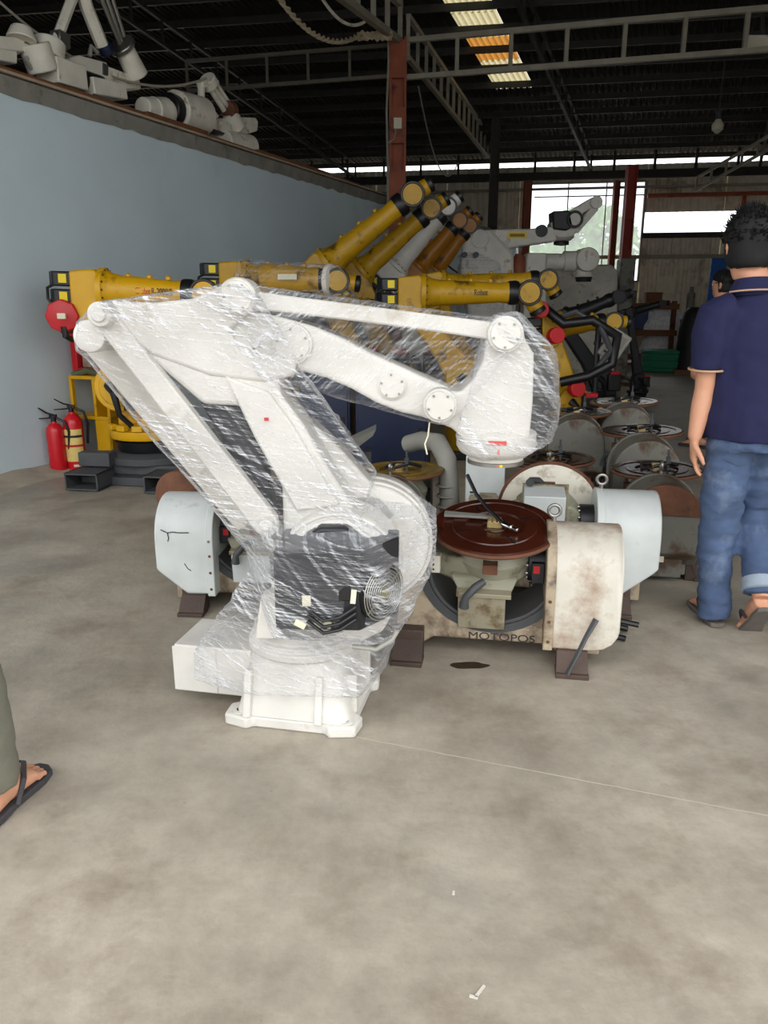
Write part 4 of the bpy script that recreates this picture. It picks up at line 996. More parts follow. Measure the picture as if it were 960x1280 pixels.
# yellow steel stand behind the extinguishers
q = P(125,520,6.75)
ys = thing('yellow_stand', 'yellow welded steel stand with open shelf behind the fire extinguishers', 'stand', (-2.47,6.78,0), math.radians(-22))
for a in ((-.2,.22,-.18,.2,.76,.79),(-.2,.22,-.18,.2,.42,.45),(.05,.08,-.18,.2,.45,.76),(.19,.22,-.18,.2,0,.76),(-.2,-.17,-.18,-.14,0,.76),(-.2,-.17,.16,.2,0,.76),(.05,.22,-.18,-.15,.1,.42)):
    m = MB(); m.bx(*a); m.build('steel_plate', YELLOW, ys, bevel=.004)
m = MB(); m.bx(-.17,.19,.17,.19,.1,.76); m.build('back_plate', PLATE, ys)
m = MB(); m.tube([(-.17,-.15,.79),(-.05,-.1,.83),(.1,-.12,.8)], .03); m.build('olive_hose', mat('olive_rubber',(92,96,66),.6), ys)
q = P(120,478,6.95)
rc = thing('red_crate', 'red plastic crate with a clear window propped up on the yellow stand', 'crate', (-2.49,6.8,.79), math.radians(-20))
for a in ((-.2,-.14,-.1,.1,0,.36),(.12,.18,-.1,.1,0,.36),(-.14,.12,-.1,.1,0,.06),(-.14,.12,-.1,.1,.3,.35),(-.14,.12,.06,.09,.06,.3),(.0,.08,-.1,-.04,.34,.4)):
    m = MB(); m.bx(*a); m.build('crate_side', REDP, rc, bevel=.006)
m = MB(); m.bx(-.13,.11,-.05,.05,.06,.28); m.build('crate_contents', mat('grey_scrap',(160,140,124),.7,var=.4,scale=30), rc, bevel=.01)
m = MB(); m.bx(-.06,.0,-.104,-.1,.015,.035); m.build('white_tag', PALEPAPER, rc)
# fire extinguishers
def extinguisher(label, x, y, h, r, lab, rot=0):
    t = thing('fire_extinguisher', label, 'fire extinguisher', (x,y,0), rot, 'fire extinguishers by the blue wall')
    m = MB(); m.lathe([(r*.96,0),(r,.01),(r,h*.8),(r*.93,h*.87),(r*.65,h*.94),(r*.35,h*.97),(r*.33,h)], (0,0,0), (0,0,1), 32); m.build('cylinder_body', REDX, t)
    m = MB(); m.cyl((0,0,h-.01),(0,0,h+.05),.022,n=14); m.bx(-.03,.03,-.015,.015,h+.03,h+.06); m.build('valve', BLACK, t, bevel=.003)
    m = MB(); m.tube([(.03,0,h+.05),(-.06,0,h+.07),(-.13,0,h+.11)], [.014,.013,.009], 8, .5); m.build('squeeze_handle', BLACK, t)
    m = MB(); m.tube([(.03,0,h+.035),(-.06,0,h+.025),(-.14,0,h+.02)], [.013,.012,.009], 8, .5); m.build('carry_handle', BLACK, t)
    m = MB(); m.tube([(.03,0,h+.03),(.1,.0,h),(.12,.02,h*.8),(.1,.03,h*.45)], .012); m.build('discharge_hose', BLACK, t)
    if lab:
        n = 12; m = MB()
        def wrap_label(nm, z0, z1, mm, a0=-2.5, a1=-.4, e=.0015):
            m = MB(); A = [[m.bm.verts.new(((r+e)*math.cos(a0+(a1-a0)*k/n),(r+e)*math.sin(a0+(a1-a0)*k/n),z)) for k in range(n+1)] for z in (z0,z1)]
            for k in range(n): m.bm.faces.new((A[0][k],A[0][k+1],A[1][k+1],A[1][k]))
            m.build(nm, mm, t)
        wrap_label('instruction_label', h*.17, h*.72, CREAM); wrap_label('label_band', h*.58, h*.62, INK, e=.003); wrap_label('label_red_band', h*.42, h*.46, REDINK, e=.003)
        wrap_label('white_tag', h*.08, h*.12, PALEPAPER, -1.6, -.8)
    return t
q = G(97,587); extinguisher('larger red fire extinguisher with yellow instruction label beside the blue wall', q.x, q.y, .50, .08, True, .1)
q = G(73,590); extinguisher('smaller plain red fire extinguisher half hidden behind the labelled one', q.x, q.y+.02, .43, .07, False, -.2)

# second yellow robot, arm bagged in clear film
Y2 = 6.9
y2b = P(335,560,Y2); 
y2, M2, L2 = jointed_robot('yellow robot with its horizontal arm wrapped in film, above the white rocker plate', (y2b.x+.1,Y2+.1,0), P(300,348,Y2), P(418,351,Y2), sh_z=.7, sh_off=-.1, hand=1, k=.95, col=YELLOWD, arm_r=1.25)
m = MB(); m.lathe([(.1,0),(.135,.01),(.135,.05),(.11,.06),(.03,.062)], P(408,350,Y2)-y2.location, (1,-.35,-.05), 32); m.build('white_end_cap', BONE, y2, bevel=.004)
m = MB(); q = P(359,346,Y2-.16)-y2.location; m.box(q,(.16,.01,.045)); m.build('white_label', PALEPAPER, y2)
m = MB(); m.hull([Vector(p_)-y2.location+V(0,dy,0) for dy in (-.2,.2) for p_ in (P(300,325,Y2),P(425,332,Y2),P(428,368,Y2),P(460,400,Y2),P(300,398,Y2),P(296,350,Y2))])
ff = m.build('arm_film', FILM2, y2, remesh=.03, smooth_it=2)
roughen(ff.data, lambda c: .02*noise.noise(c*9))
# two leaning yellow robots in front, three behind
defs = [('foremost leaning yellow robot, its thick arm raised to the highest wrist', (404,335), (512,247), 8.4, YELLOWD, 1.12, .35),
        ('second leaning yellow robot, close behind the highest one', (448,343), (536,264), 9.0, YELLOWD, 1.05, .3),
        ('leaning off-white robot with a ringed round wrist between the yellow arms', (492,338), (557,262), 9.7, WHITE2, 1.0, .3),
        ('leaning amber robot right of the off-white one', (520,338), (572,278), 10.3, ORANGEY, .95, .3),
        ('hindmost leaning amber robot, its wrist lowest of the raised arms', (541,342), (585,285), 10.9, ORANGEY, .95, .3)]
for lb_, e_, w_, Y_, c_, k_, so in defs:
    e3, w3 = P(*e_, Y_), P(*w_, Y_)
    jointed_robot(lb_, (e3.x+.35, Y_+.02, 0), e3, w3, sh_z=.72, sh_off=-.05, hand=1, col=c_, k=k_, group='leaning robots in the middle of the hall', text_=None, elbow_drop=.3)
# horizontal yellow arms in the middle
Y3 = 7.0
e3, w3 = P(521,366,Y3), P(656,366,Y3)
jointed_robot('grimy yellow robot with long horizontal arm right above the white tie rod', (e3.x+.55,Y3+.15,0), e3, w3, sh_z=.74, sh_off=-.1, k=.98, col=YELLOWD, text_=[('Robot', .55, INK, .7)])
Y4 = 8.1
e3, w3 = P(548,358,Y4), P(680,350,Y4)
jointed_robot('yellow robot half hidden behind the long horizontal arm', (e3.x+.45,Y4+.2,0), e3, w3, sh_z=.74, sh_off=-.1, k=.95, col=YELLOWD, sticker=False)
Y5 = 7.6
e3, w3 = P(432,385,Y5), P(474,385,Y5)
jointed_robot('small yellow robot wrist and motor showing between the leaning arms', (e3.x+.3,Y5+.3,0), e3, w3, sh_z=.5, sh_off=-.1, k=.8, col=YELLOWD, hand=1)
# yellow robot right of the wrapped wrist: slanted lower arm, dressed upper arm
Y6 = 7.4
e3, w3 = P(694,408,Y6), P(762,402,Y6)
y6, M6, L6 = jointed_robot('yellow robot with slanted arm and looped black cables right of the wrapped wrist', (P(735,505,Y6).x,Y6,0), e3, w3, sh_z=.6, sh_off=-.2, k=.8, col=YELLOWD, hand=1, sticker=False)
m = MB(); o_ = y6.location; m.tube([P(680,385,Y6-.2)-o_,P(705,405,Y6-.3)-o_,P(740,400,Y6-.35)-o_,P(772,420,Y6-.3)-o_,P(765,455,Y6-.3)-o_,P(735,470,Y6-.35)-o_,P(700,478,Y6-.3)-o_], .045, 10); m.build('dress_cable', BLACK, y6)
m = MB(); m.tube([P(690,400,Y6-.2)-o_,P(720,390,Y6-.3)-o_,P(750,408,Y6-.35)-o_,P(764,438,Y6-.3)-o_,P(745,462,Y6-.25)-o_], .028, 8); m.build('dress_cable', DARKGREY, y6)
for px_, py_ in ((672,388),(692,420),(718,486)):
    m = MB(); c_ = P(px_,py_,Y6-.25)-o_; m.cyl(c_, c_+V(.02,-.08,.01), .075, n=16); m.build('red_motor_cap', REDP, y6, bevel=.006)
# dark jointed robot behind it, with hose
Y7 = 9.6
e3, w3 = P(706,398,Y7), P(770,372,Y7)
jointed_robot('black jointed robot standing before the rack, dark against the window wall', (e3.x+.5,Y7+.1,0), e3, w3, sh_z=.6, sh_off=0, k=.8, col=BLACKM, hand=1, sticker=False)
Y8 = 11.5
e3, w3 = P(788,390,Y8), P(826,380,Y8)
jointed_robot('black slender robot reaching over the rack shelf', (e3.x+.2,Y8,0), e3, w3, sh_z=.6, sh_off=0, k=.5, col=BLACKM, hand=1, sticker=False)
# pendant and its post
q = P(742,500,6.9); pp = thing('black_post', 'thin black upright post with a round foot beyond the polished turntables', 'post', (P(742,500,7.35).x,7.35,0))
m = MB(); m.cyl((0,0,0),(0,0,1.22),.03,n=12); m.build('pole', BLACKM, pp)
m = MB(); m.cyl((0,0,0),(0,0,.03),.14,n=24); m.build('foot', BLACKM, pp, bevel=.006)
q = P(768,432,7.3)
pd = thing('teach_pendant', 'grey handheld control pendant with a screen on the black post', 'pendant', q, 0)
R = Matrix.Rotation(math.radians(32),3,'Y')
m = MB(); m.box((0,0,0),(.2,.05,.28),R); m.build('case', HOSEGREY, pd, bevel=.012)
m = MB(); m.box(R@V(0,-.027,.05),(.13,.006,.11),R); m.build('screen', mat('pendant_screen',(120,116,104),.3), pd)
for k in range(6):
    m = MB(); m.box(R@V(-.05+.05*(k%3),-.028,-.05-.04*(k//3)),(.03,.008,.02),R); m.build('key', DARKGREY, pd)
m = MB(); m.bar(V(0,.03,0), V(-.18,.05,.02), .03, .03); m.build('bracket', BLACKM, pd)

# navy cabinets in the shade under the gooseneck
for (xa, xb, top, Y_, lb_) in ((376,441,466,6.1,'dark navy steel cabinet, the left one under the gooseneck arm'),(447,540,482,5.9,'navy blue steel cabinet with a plinth, the right one under the gooseneck arm')):
    a, b_ = P(xa,top,Y_), P(xb,top,Y_)
    t = thing('control_cabinet', lb_, 'cabinet', ((a.x+b_.x)/2, Y_+.2, 0), math.radians(-6), 'navy control cabinets'); w = b_.x-a.x
    m = MB(); m.bx(-w/2,w/2,-.2,.2,.06,a.z); m.build('body', NAVYP, t, bevel=.008)
    m = MB(); m.bx(-w/2+.02,w/2-.02,-.212,-.2,.1,a.z-.03); dr = m.build('door', NAVYP, t, bevel=.004)
    m = MB(); m.bx(w/2-.08,w/2-.05,-.225,-.21,a.z*.45,a.z*.6); m.build('handle', BLACK, dr)
    m = MB(); m.bx(-w/2+.01,w/2-.01,-.18,.18,0,.06); m.build('plinth', BLACK, t)
q = P(440,545,5.2); st_ = thing('steel_flap', 'grey folded steel sheet edge between the navy cabinets', 'sheet', (P(430,545,5.3).x,5.3,0))
a = [P(422,560,5.1)-st_.location,P(470,537,5.4)-st_.location,P(466,545,5.4)-st_.location,P(430,572,5.1)-st_.location]
m = MB(); m.rings([[p_+V(0,dy,0) for p_ in a] for dy in (0,.25)]); m.build('sheet', HOSEGREY, st_)
for x in (-.05,.15):
    m = MB(); m.bx(x,x+.04,.0,.2,0,a[3].z); m.build('leg', DARKGREY, st_)

# ================================================================ WHITE ROBOTS, RACK AND CLUTTER AT THE FAR END
YW = 11.8
o_ = V(P(600,500,YW).x, YW, 0)
w1 = thing('palletizing_robot', 'tall white jointed robot with raised rear links, silhouetted against the far window', 'robot', o_)
def W(px, py, dy=0.): return P(px, py, YW+dy)-o_
def wpoly(pts, y0, y1, m):
    ps = [W(*p) for p in pts]; return m.prism([(p.x,p.z) for p in ps], y0, y1)
m = MB(); wpoly([(578,300),(590,290),(612,288),(640,318),(640,350),(640,400),(585,400),(574,340)], -.2, .2, m); m.build('lower_arm', WHITE2, w1, bevel=.05, seg=3)
m = MB(); wpoly([(600,293),(612,288),(660,287),(690,284),(694,302),(660,307),(630,312),(622,330),(606,322)], -.16, .16, m); ua = m.build('upper_arm', WHITE2, w1, bevel=.03, seg=3)
m = MB(); wpoly([(632,291.5),(656,291.5),(656,299),(632,299)], -.172, -.16, m); m.build('yellow_label', STICK, ua)
m = MB(); wpoly([(635,293.5),(653,293.5),(653,297),(635,297)], -.176, -.172, m); m.build('label_print', mat('ochre_print',(150,104,10),.6), ua)
q = W(674,290); m = MB(); m.cyl(q+V(0,-.19,0), q+V(0,-.1,0), .085, n=24); m.build('joint_cover', BLACKM, ua)
m = MB(); wpoly([(686,281),(690,275),(716,275),(719,290),(712,297),(690,297)], -.16, .16, m); wr = m.build('wrist_block', WHITE2, w1, bevel=.02)
m = MB(); wpoly([(687,266),(708,265),(713,284),(704,290),(688,288)], -.22, .1, m); m.build('motor_cover', BLACKM, wr, bevel=.02)
q = W(702,297); m = MB(); m.lathe([(.17,.06),(.18,0),(.13,-.04),(.1,-.05)], q, (0,0,1), 28); m.build('tool_flange', WHITE2, wr)
m = MB(); m.lathe([(.1,-.045),(.11,-.06),(.11,-.1),(.04,-.11)], q, (0,0,1), 24); m.build('flange_ring', BLACKM, wr)
for a, b_, w_ in (((712,270),(738,254),.12),((716,290),(742,260),.1)):
    for dy in (-.13,.13):
        m = MB(); m.bar(W(*a)+V(0,dy,0), W(*b_)+V(0,dy,0), .06, w_); m.build('link_arm', WHITE2, w1, bevel=.015)
for px_, py_, r_ in ((741,255,.085),(714,276,.1),(598,300,.13)):
    q = W(px_,py_); m = MB(); m.cyl(q+V(0,-.22,0), q+V(0,.22,0), r_, n=24); m.build('joint_boss', WHITE2, w1, bevel=.01)
q = W(714,276); m = MB(); m.tor(q+V(0,-.225,0),(0,1,0),.1,.018,24,6); m.build('black_seal', BLACKM, w1)
m = MB(); m.lathe([(.45,0),(.45,.08),(.3,.1),(.32,1.0),(.36,1.1),(.2,1.2)], W(610,470)*0+V(.1,0,0), (0,0,1), 28); m.build('pedestal', WHITE2, w1)
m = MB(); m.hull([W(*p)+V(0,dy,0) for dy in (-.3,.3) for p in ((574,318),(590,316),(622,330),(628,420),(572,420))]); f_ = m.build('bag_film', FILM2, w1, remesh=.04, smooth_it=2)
roughen(f_.data, lambda c: .03*noise.noise(c*7))
for px_ in (578,592):
    q = W(px_,320); m = MB(); m.cyl(q+V(0,-.33,0), q+V(0,-.24,0), .04, n=14); m.build('dark_plug', BLACKM, w1)
# second white robot, arm pointing right
YX = 12.0; o2_ = V(P(665,450,YX).x, YX, 0)
w2 = thing('industrial_robot', 'white robot with a straight horizontal arm and round wrist below the silhouetted one', 'robot', o2_)
def X(px, py): return P(px, py, YX)-o2_
m = MB(); m.bx(X(655,330).x, X(680,330).x, -.2,.2, X(655,343).z, X(655,317).z); m.build('elbow_housing', WHITE2, w2, bevel=.03)
a, b_ = X(678,328), X(722,327); m = MB(); m.cyl(a, b_, .13, .11, 24); m.build('arm_tube', WHITE2, w2)
q = X(712,327); m = MB(); m.cyl(q-V(.1,0,0), q+V(.08,0,0), .15, n=24); m.build('arm_collar', WHITE2, w2, bevel=.01)
q = X(731,325); m = MB(); m.cyl(q+V(0,-.2,0), q+V(0,.2,0), .17, n=28); m.cyl(q, q-V(0,0,.25), .13, n=24); m.build('wrist', WHITE2, w2, bevel=.02)
m = MB(); m.cyl(q-V(0,0,.22), q-V(0,0,.31), .13, .11, 24); m.build('tool_flange', BLACKM, w2)
m = MB(); q = X(668,345); m.rings([[V(q.x+x*w_,y*w_,z) for x,y in ((-.2,-.2),(.2,-.2),(.2,.2),(-.2,.2))] for z,w_ in ((0,1.4),(.1,1.4),(.12,.9),(q.z,.8))]); m.build('pedestal', WHITE2, w2, bevel=.02)
q = X(648,335); m = MB(); m.lathe([(.12,-.2),(.14,0),(.1,.12),(.05,.2)], q, (0,0,1), 16); m.build('orange_motor', mat('dull_orange_motor',(150,84,54),.6), w2)
# big white covered machine under the window
p_ = P(722,345,15.5)
wm = thing('covered_machine', 'large pale sheet-covered machine below the bright window', 'machine', (p_.x,15.6,0), -.15)
m = MB(); m.rings([[V(x*w_,y*w_,z) for x,y in ((-.75,-.5),(.75,-.5),(.75,.5),(-.75,.5))] for z,w_ in ((0,1.05),(1.1,1.02),(1.95,.95),(2.08,.8))]); m.build('cover_sheet', BONE, wm, bevel=.05, seg=3)
m = MB(); m.bx(.78,1.05,-.3,.3,.0,2.2); m.build('side_cabinet', HOUSEB, wm, bevel=.02)

# storage rack with wrapped parts
ra, rb = P(757,448,18.2), P(833,448,18.2)
rk = thing('storage_rack', 'rusty steel storage rack against the far wall, stacked with foil-wrapped parts', 'rack', (ra.x,18.2,0), math.radians(-10))
rw = (rb-ra).length
zs = [P(800,y,18.2).z for y in (446,416,383)]
for x in (0, rw):
    for y in (0, .9):
        m = MB(); m.bx(x-.05,x+.05,y-.05,y+.05,0,zs[2]+.12); m.build('upright', RUSTY, rk)
for k, z in enumerate(zs):
    m = MB(); m.bx(-.1,rw+.1,-.06,.0,z-.06,z+.06); m.build('shelf_beam', REDCOL if k == 0 else WOOD, rk)
    m = MB(); m.bx(-.05,rw+.05,-.05,.9,z+.04,z+.07); m.build('shelf_board', WOOD, rk)
def rackp(x, z): return rk.matrix_basis @ V(x, .4, z)
def lump(label, nm, cat, x, z, sx, sy, sz, mt, group=None, lumps=6, seed=1, smooth=True):
    p = Matrix.Translation(rk.location) @ Matrix.Rotation(math.radians(-10),4,'Z') @ V(x,.4,z)
    rdn = random.Random(seed); m = MB()
    for k in range(5):
        zz = sz*k/4; w = 1-.35*(k/4)**2
        n = 14; 
    m.rings([[V(sx*(1-.4*(k/5)**2)*(math.cos(2*PI*q/14)**1)*(1+.12*rdn.uniform(-1,1)), sy*(1-.4*(k/5)**2)*math.sin(2*PI*q/14)*(1+.1*rdn.uniform(-1,1)), sz*k/5) for q in range(14)] for k in range(6)])
    o = m.build(nm, mt, loc=p, angle=25); o.rotation_euler.z = math.radians(-10)
    return tag(o, label, cat, group)
gz = [z+.07 for z in zs]
lump('silver foil-wrapped bundle on the upper middle shelf of the rack', 'wrapped_bundle', 'bundle', 1.25, gz[1], .5, .35, .5, SILVER, seed=2)
lump('silver foil-wrapped bundle on the bottom shelf of the rack', 'wrapped_bundle', 'bundle', 1.25, gz[0], .5, .35, .42, SILVER, seed=5)
def crate(label, nm, x, z, w, d, h, mt, cat='box'):
    p = Matrix.Translation(rk.location) @ Matrix.Rotation(math.radians(-10),4,'Z') @ V(x,.4,z)
    t = thing(nm, label, cat, p, math.radians(-10))
    m = MB(); m.bx(-w/2,w/2,-d/2,d/2,0,h); m.build('body', mt, t, bevel=.015)
    m = MB(); m.bx(-w/2-.01,w/2+.01,-d/2-.01,d/2+.01,h*.86,h); m.build('lid', mt, t, bevel=.01)
    return t
crate('grey wrapped carton at the left of the bottom shelf of the rack', 'carton', .35, gz[0], .5, .4, .45, SILVER)
crate('dark blue bin at the left of the middle shelf of the rack', 'storage_bin', .25, gz[1], .4, .4, .45, NAVYP, 'bin')
crate('navy bin beside the foil bundle on the middle shelf of the rack', 'storage_bin', .72, gz[1], .36, .4, .48, mat('navy_bin',(34,48,104),.5), 'bin')
crate('small orange box on top of the upper foil bundle', 'tool_box', 1.3, gz[1]+.5, .3, .25, .1, ORANGE)
crate('brown wooden box on the top shelf of the rack', 'wooden_box', 1.0, gz[2], .36, .3, .24, WOOD)
crate('pale machine housing at the left of the top shelf of the rack', 'machine_housing', .35, gz[2], .5, .35, .28, HOUSEB, 'housing')
# green hose coil on the floor
q = G(828,464); gc = thing('hose_coil', 'green plastic hose coil lying on the floor before the rack', 'coil', (q.x,q.y,0))
for k in range(6):
    for r_ in (.38,.45):
        m = MB(); m.tor((.01*k,0,.05+.07*k),(0,.03*(k%2),1),r_*(.98+.02*(k%3)),.045,32,8); m.build('hose_turn', GREEN, gc)
# long steel bars on the floor
for k, (a, b_, lb) in enumerate((((758,470),(800,477),'upper rusty steel bar lying on the floor by the black arm'),((752,481),(812,484),'lower rusty steel bar on the floor beyond the polished turntable'),((783,478),(800,487),'short dark steel bar across the longer rusty ones'))):
    A, B = G(*a), G(*b_); m = MB(); m.bar(V(0,0,.03+.05*(k==2)), B-A+V(0,0,.03+.05*(k==2)), .07, .05); o = m.build('steel_bar', RUSTY if k < 2 else DARKGREY, loc=A, bevel=.004); tag(o, lb, 'bar')
# bench, blue sheet and clutter right of the rack
q = G(880,455); bn = thing('work_bench', 'dark work bench with cluttered top right of the rack', 'bench', (q.x,17.6,0), math.radians(-10))
m = MB(); m.bx(-.8,.9,-.3,.3,.95,1.02); m.build('top', WOOD, bn)
for x in (-.75,.85):
    for y in (-.25,.25): m = MB(); m.bx(x-.04,x+.04,y-.04,y+.04,0,.95); m.build('leg', DARKGREY, bn)
m = MB(); m.bx(-.7,.8,-.2,.28,.2,.8); m.build('drawer_unit', BLACKM, bn)
q = P(884,400,17.9); bp = MB(); bp.bx(-.17,.17,-.03,.03,0,1.3); tag(bp.build('blue_panel', BLUEP, loc=(q.x,17.6,1.02), bevel=.01), 'upright blue sheet standing on the bench near the far wall', 'sheet')
q = P(862,410,17.5); cp_ = MB(); cp_.lathe([(.08,0),(.09,.3),(.09,.55),(.05,.6),(.04,.7)], n=16); tag(cp_.build('gas_bottle', HOUSEB, loc=(q.x,17.6,1.02)), 'pale gas bottle standing on the bench left of the blue sheet', 'bottle')
# black covered stack behind the man in navy
q = G(861,466)
bs_ = thing('covered_stack', 'black tarpaulin-covered stack on the floor left of the man in navy', 'stack', (q.x,q.y,0), -.2)
m = MB(); m.rings([[V(.3*w_*math.cos(2*PI*k/16), .3*w_*math.sin(2*PI*k/16), z) for k in range(16)] for z,w_ in ((0,1.05),(.4,1.0),(.9,.9),(1.2,.7),(1.3,.4))]); m.build('tarpaulin', mat('black_tarpaulin',(20,20,22),.6,bump=.4,bscale=12), bs_, angle=60)
m = MB(); m.bx(-.34,.34,-.34,.34,0,.08); m.build('pallet', WOOD, bs_)
# junction box and lamp on the far wall
u_, z_ = back_uz(832,356)
jb = MB(); jb.box(BW(u_,.1,z_),(.5,.1,.45), Matrix((TD,-NB,V(0,0,1))).transposed()); o = jb.build('junction_box', PALEPAPER, WALL_B)
q = P(897,158,16); lm = thing('bulb_lamp', 'bare bulb hanging on a cable under the far roof', 'lamp', q)
m = MB(); m.lathe([(.02,.14),(.05,.12),(.11,.02),(.1,-.06),(.03,-.12)], n=20); m.build('bulb', PALEPAPER, lm)
m = MB(); m.cyl((0,0,.12),(0,0,.26),.05,n=14); m.build('socket', DARKGREY, lm)
m = MB(); m.cyl((0,0,.25),(0,0,1.1),.012,n=6); m.build('cable', DARKGREY, lm)
q = P(953,54,12.2); fx_ = thing('floodlight', 'pale floodlight under the ladder truss at the upper right', 'lamp', q)
m = MB(); m.bx(-.25,.25,-.1,.1,-.1,.08); m.build('housing', BONE, fx_, bevel=.02)
m = MB(); m.bx(-.22,.22,-.11,-.1,-.08,.04); m.build('lens', PALEPAPER, fx_)
m = MB(); m.bar((0,0,.05),(0,.1,.4),.04,.04); m.build('bracket', DARKGREY, fx_)

# ropes and cables by the column head
def tubething(nm, label, cat, pts, r, mt, n=8):
    p0 = Vector(pts[0]); m = MB(); m.tube([Vector(p)-p0 for p in pts], r, n); return tag(m.build(nm, mt, loc=p0), label, cat)
def sag(a, b, s, n=16):
    a, b = Vector(a), Vector(b); return [a.lerp(b, i/n)-V(0,0,s*4*(i/n)*(1-i/n)) for i in range(n+1)]
a, b_ = P(345,-8,11.2), P(447,45,12.4)
rp_ = thing('twisted_rope', 'twisted pale rope sagging to a knot at the head of the red-brown column', 'rope', a)
base_ = sag(a, b_, .25, 60)
for s_ in (0, PI):
    m = MB(); m.tube([p-a+V(.022*math.cos(i*.9+s_),0,.022*math.sin(i*.9+s_)) for i, p in enumerate(base_)], .02, 6); m.build('strand', ROPE, rp_)
kn = P(470,46,12.5)
rdn = random.Random(4)
for k in range(5):
    m = MB(); m.tube([b_-a+V(i*.07, rdn.uniform(-.05,.05), .05*math.sin(i*1.7+k)) for i in range(8)], .02, 6); m.build('knot_strand', ROPE, rp_)
tubething('pale_cable', 'pale cable looping in front of the overhead beam at the top of the picture', 'cable', sag(P(398,-10,10.6), P(456,27,11.6), .16), .02, BONE)
tubething('thin_cable', 'thin cable hanging from the lattice beam down to the far eave', 'cable', sag(P(523,108,13.2), P(572,204,20), .7), .012, TRUSS)
tubething('thin_cable', 'thin guy cable from the raised arm down to the blue wall corner', 'cable', sag(P(543,312,11.2), P(572,341,11.2), .03), .012, BLACK)
tubething('thin_cable', 'long slack cable crossing above the mezzanine machines', 'cable', sag(P(-10,-6,7.2), P(258,98,9.0), .3), .012, TRUSS)

# ================================================================ PARTS STORED ON TOP OF THE BLUE WALL
def Lp(px, py, s, n): # point above the ledge at wall distance s and setback n
    p = WP(s, n, 0); r = ray(px, py); t = p.y/r.y; return V(r.x*t, p.y, CAM_H+r.z*t)
def stored(label, pieces, o, nm='robot_arm_unit'):
    t = thing(nm, label, 'robot arm', o, 0, 'machine parts stored on the blue wall')
    for kind, mt, pnm, *a in pieces:
        m = MB()
        if kind == 'bar': m.bar(a[0]-o, a[1]-o, a[2], a[3])
        elif kind == 'cyl': m.cyl(a[0]-o, a[1]-o, a[2], a[3] if len(a) > 3 else None, 20)
        elif kind == 'tube': m.tube([p-o for p in a[0]], a[1], 8)
        elif kind == 'poly':
            ps = [p-o for p in a[0]]; d = V(WN.x,WN.y,0)*a[1]; m.rings([ps, [p+d for p in ps]])
        m.build(pnm, mt, t, bevel=.012 if kind != 'tube' else 0)
    return t
def LL(px, py, n=.3):
    # sight line meets the upright plane set back n behind the wall face
    r = ray(px, py); p0 = WP(0, n, 0); t = (p0.x*WN.x+p0.y*WN.y)/(r.x*WN.x+r.y*WN.y); return V(r.x*t, r.y*t, CAM_H+r.z*t)
B2 = BONE
stored('long white arm unit with a domed head at the far upper left on the wall', [
    ('poly', B2, 'arm_beam', [LL(-30,42),LL(18,46),LL(40,52),(LL(40,66)),LL(0,62),LL(-30,58)], .25),
    ('poly', B2, 'support_block', [LL(-20,58),LL(22,64),LL(22,80),LL(-20,72)], .2),
    ('cyl', B2, 'domed_head', LL(27,50), LL(27,34), .12, .08),
    ('cyl', STEEL, 'head_cap', LL(25,38), LL(24,32), .07),
    ('tube', STEEL, 'feed_rod', [LL(30,50),LL(55,58),LL(82,60)], .025),
    ('cyl', B2, 'wrist', LL(62,52), LL(60,72), .13),
    ('cyl', B2, 'wrist_body', LL(42,55), LL(55,90), .13),
    ('tube', HOSEGREY, 'hose', [LL(45,60),LL(32,75),LL(40,86)], .02),
    ('bar', B2, 'lower_block', LL(58,88), LL(96,100), .25, .2),
    ('cyl', BLUEP, 'blue_fitting', LL(58,70), LL(62,80), .05)], LL(40,90))
stored('boxy white arm unit with a strut frame rising to the roof', [
    ('poly', B2, 'box_body', [LL(88,72),(LL(100,69)),LL(134,78),LL(136,98),LL(120,104),LL(90,88)], .35),
    ('poly', DARKGREY, 'vent_grille', [LL(129,78,.29),LL(136,81,.29),LL(136,95,.29),LL(129,93,.29)], .02),
    ('poly', B2, 'forearm', [LL(134,82),LL(160,92),LL(175,100),LL(177,112),LL(142,112),LL(134,98)], .3),
    ('cyl', B2, 'gas_spring', LL(154,58), LL(172,96), .09, .11),
    ('cyl', STEEL, 'spring_collar', LL(151,54), LL(155,60), .13),
    ('cyl', BLACK, 'shaft', LL(95,98), LL(126,108), .09),
    ('bar', B2, 'foot_block', LL(104,108), LL(146,116), .25, .14),
    ('tube', STEEL, 'strut', [LL(150,56),LL(128,2),LL(118,-30)], .02), ('tube', STEEL, 'strut', [LL(153,55),LL(134,0),LL(126,-30)], .02), ('tube', STEEL, 'strut', [LL(158,54),LL(141,0),LL(132,-30)], .02),
    ('tube', B2, 'strut', [LL(70,52),LL(88,4),LL(98,-20)], .045), ('tube', B2, 'strut', [LL(128,58),LL(108,8),LL(100,-20)], .06),
    ('bar', STEEL, 'strut_clevis', LL(68,46), LL(82,54), .12, .12), ('tube', HOSEGREY, 'hose', [LL(112,70),LL(114,58),LL(122,66)], .02), ('cyl', NAVYP, 'blue_motor', LL(130,56), LL(136,68), .07)], LL(130,105))
stored('white cylinder-bodied arm unit lying along the wall top', [
    ('cyl', B2, 'nose', LL(178,135), LL(206,140), .1, .14), ('cyl', B2, 'neck', LL(190,138), LL(210,142), .13),
    ('cyl', BLACK, 'black_joint', LL(208,136), LL(218,139), .16), ('cyl', B2, 'cylinder_body', LL(218,138), LL(252,146), .2, .2),
    ('cyl', STEEL, 'top_fitting', LL(214,128), LL(216,124), .09), ('bar', B2, 'rail', LL(250,152), LL(285,162), .1, .12),
    ('cyl', BLACK, 'push_rod', LL(234,156), LL(278,164), .05), ('cyl', B2, 'support_foot', LL(252,156), LL(251,168), .07),
    ('cyl', B2, 'support_foot', LL(215,144), LL(215,152), .09)], LL(230,152))
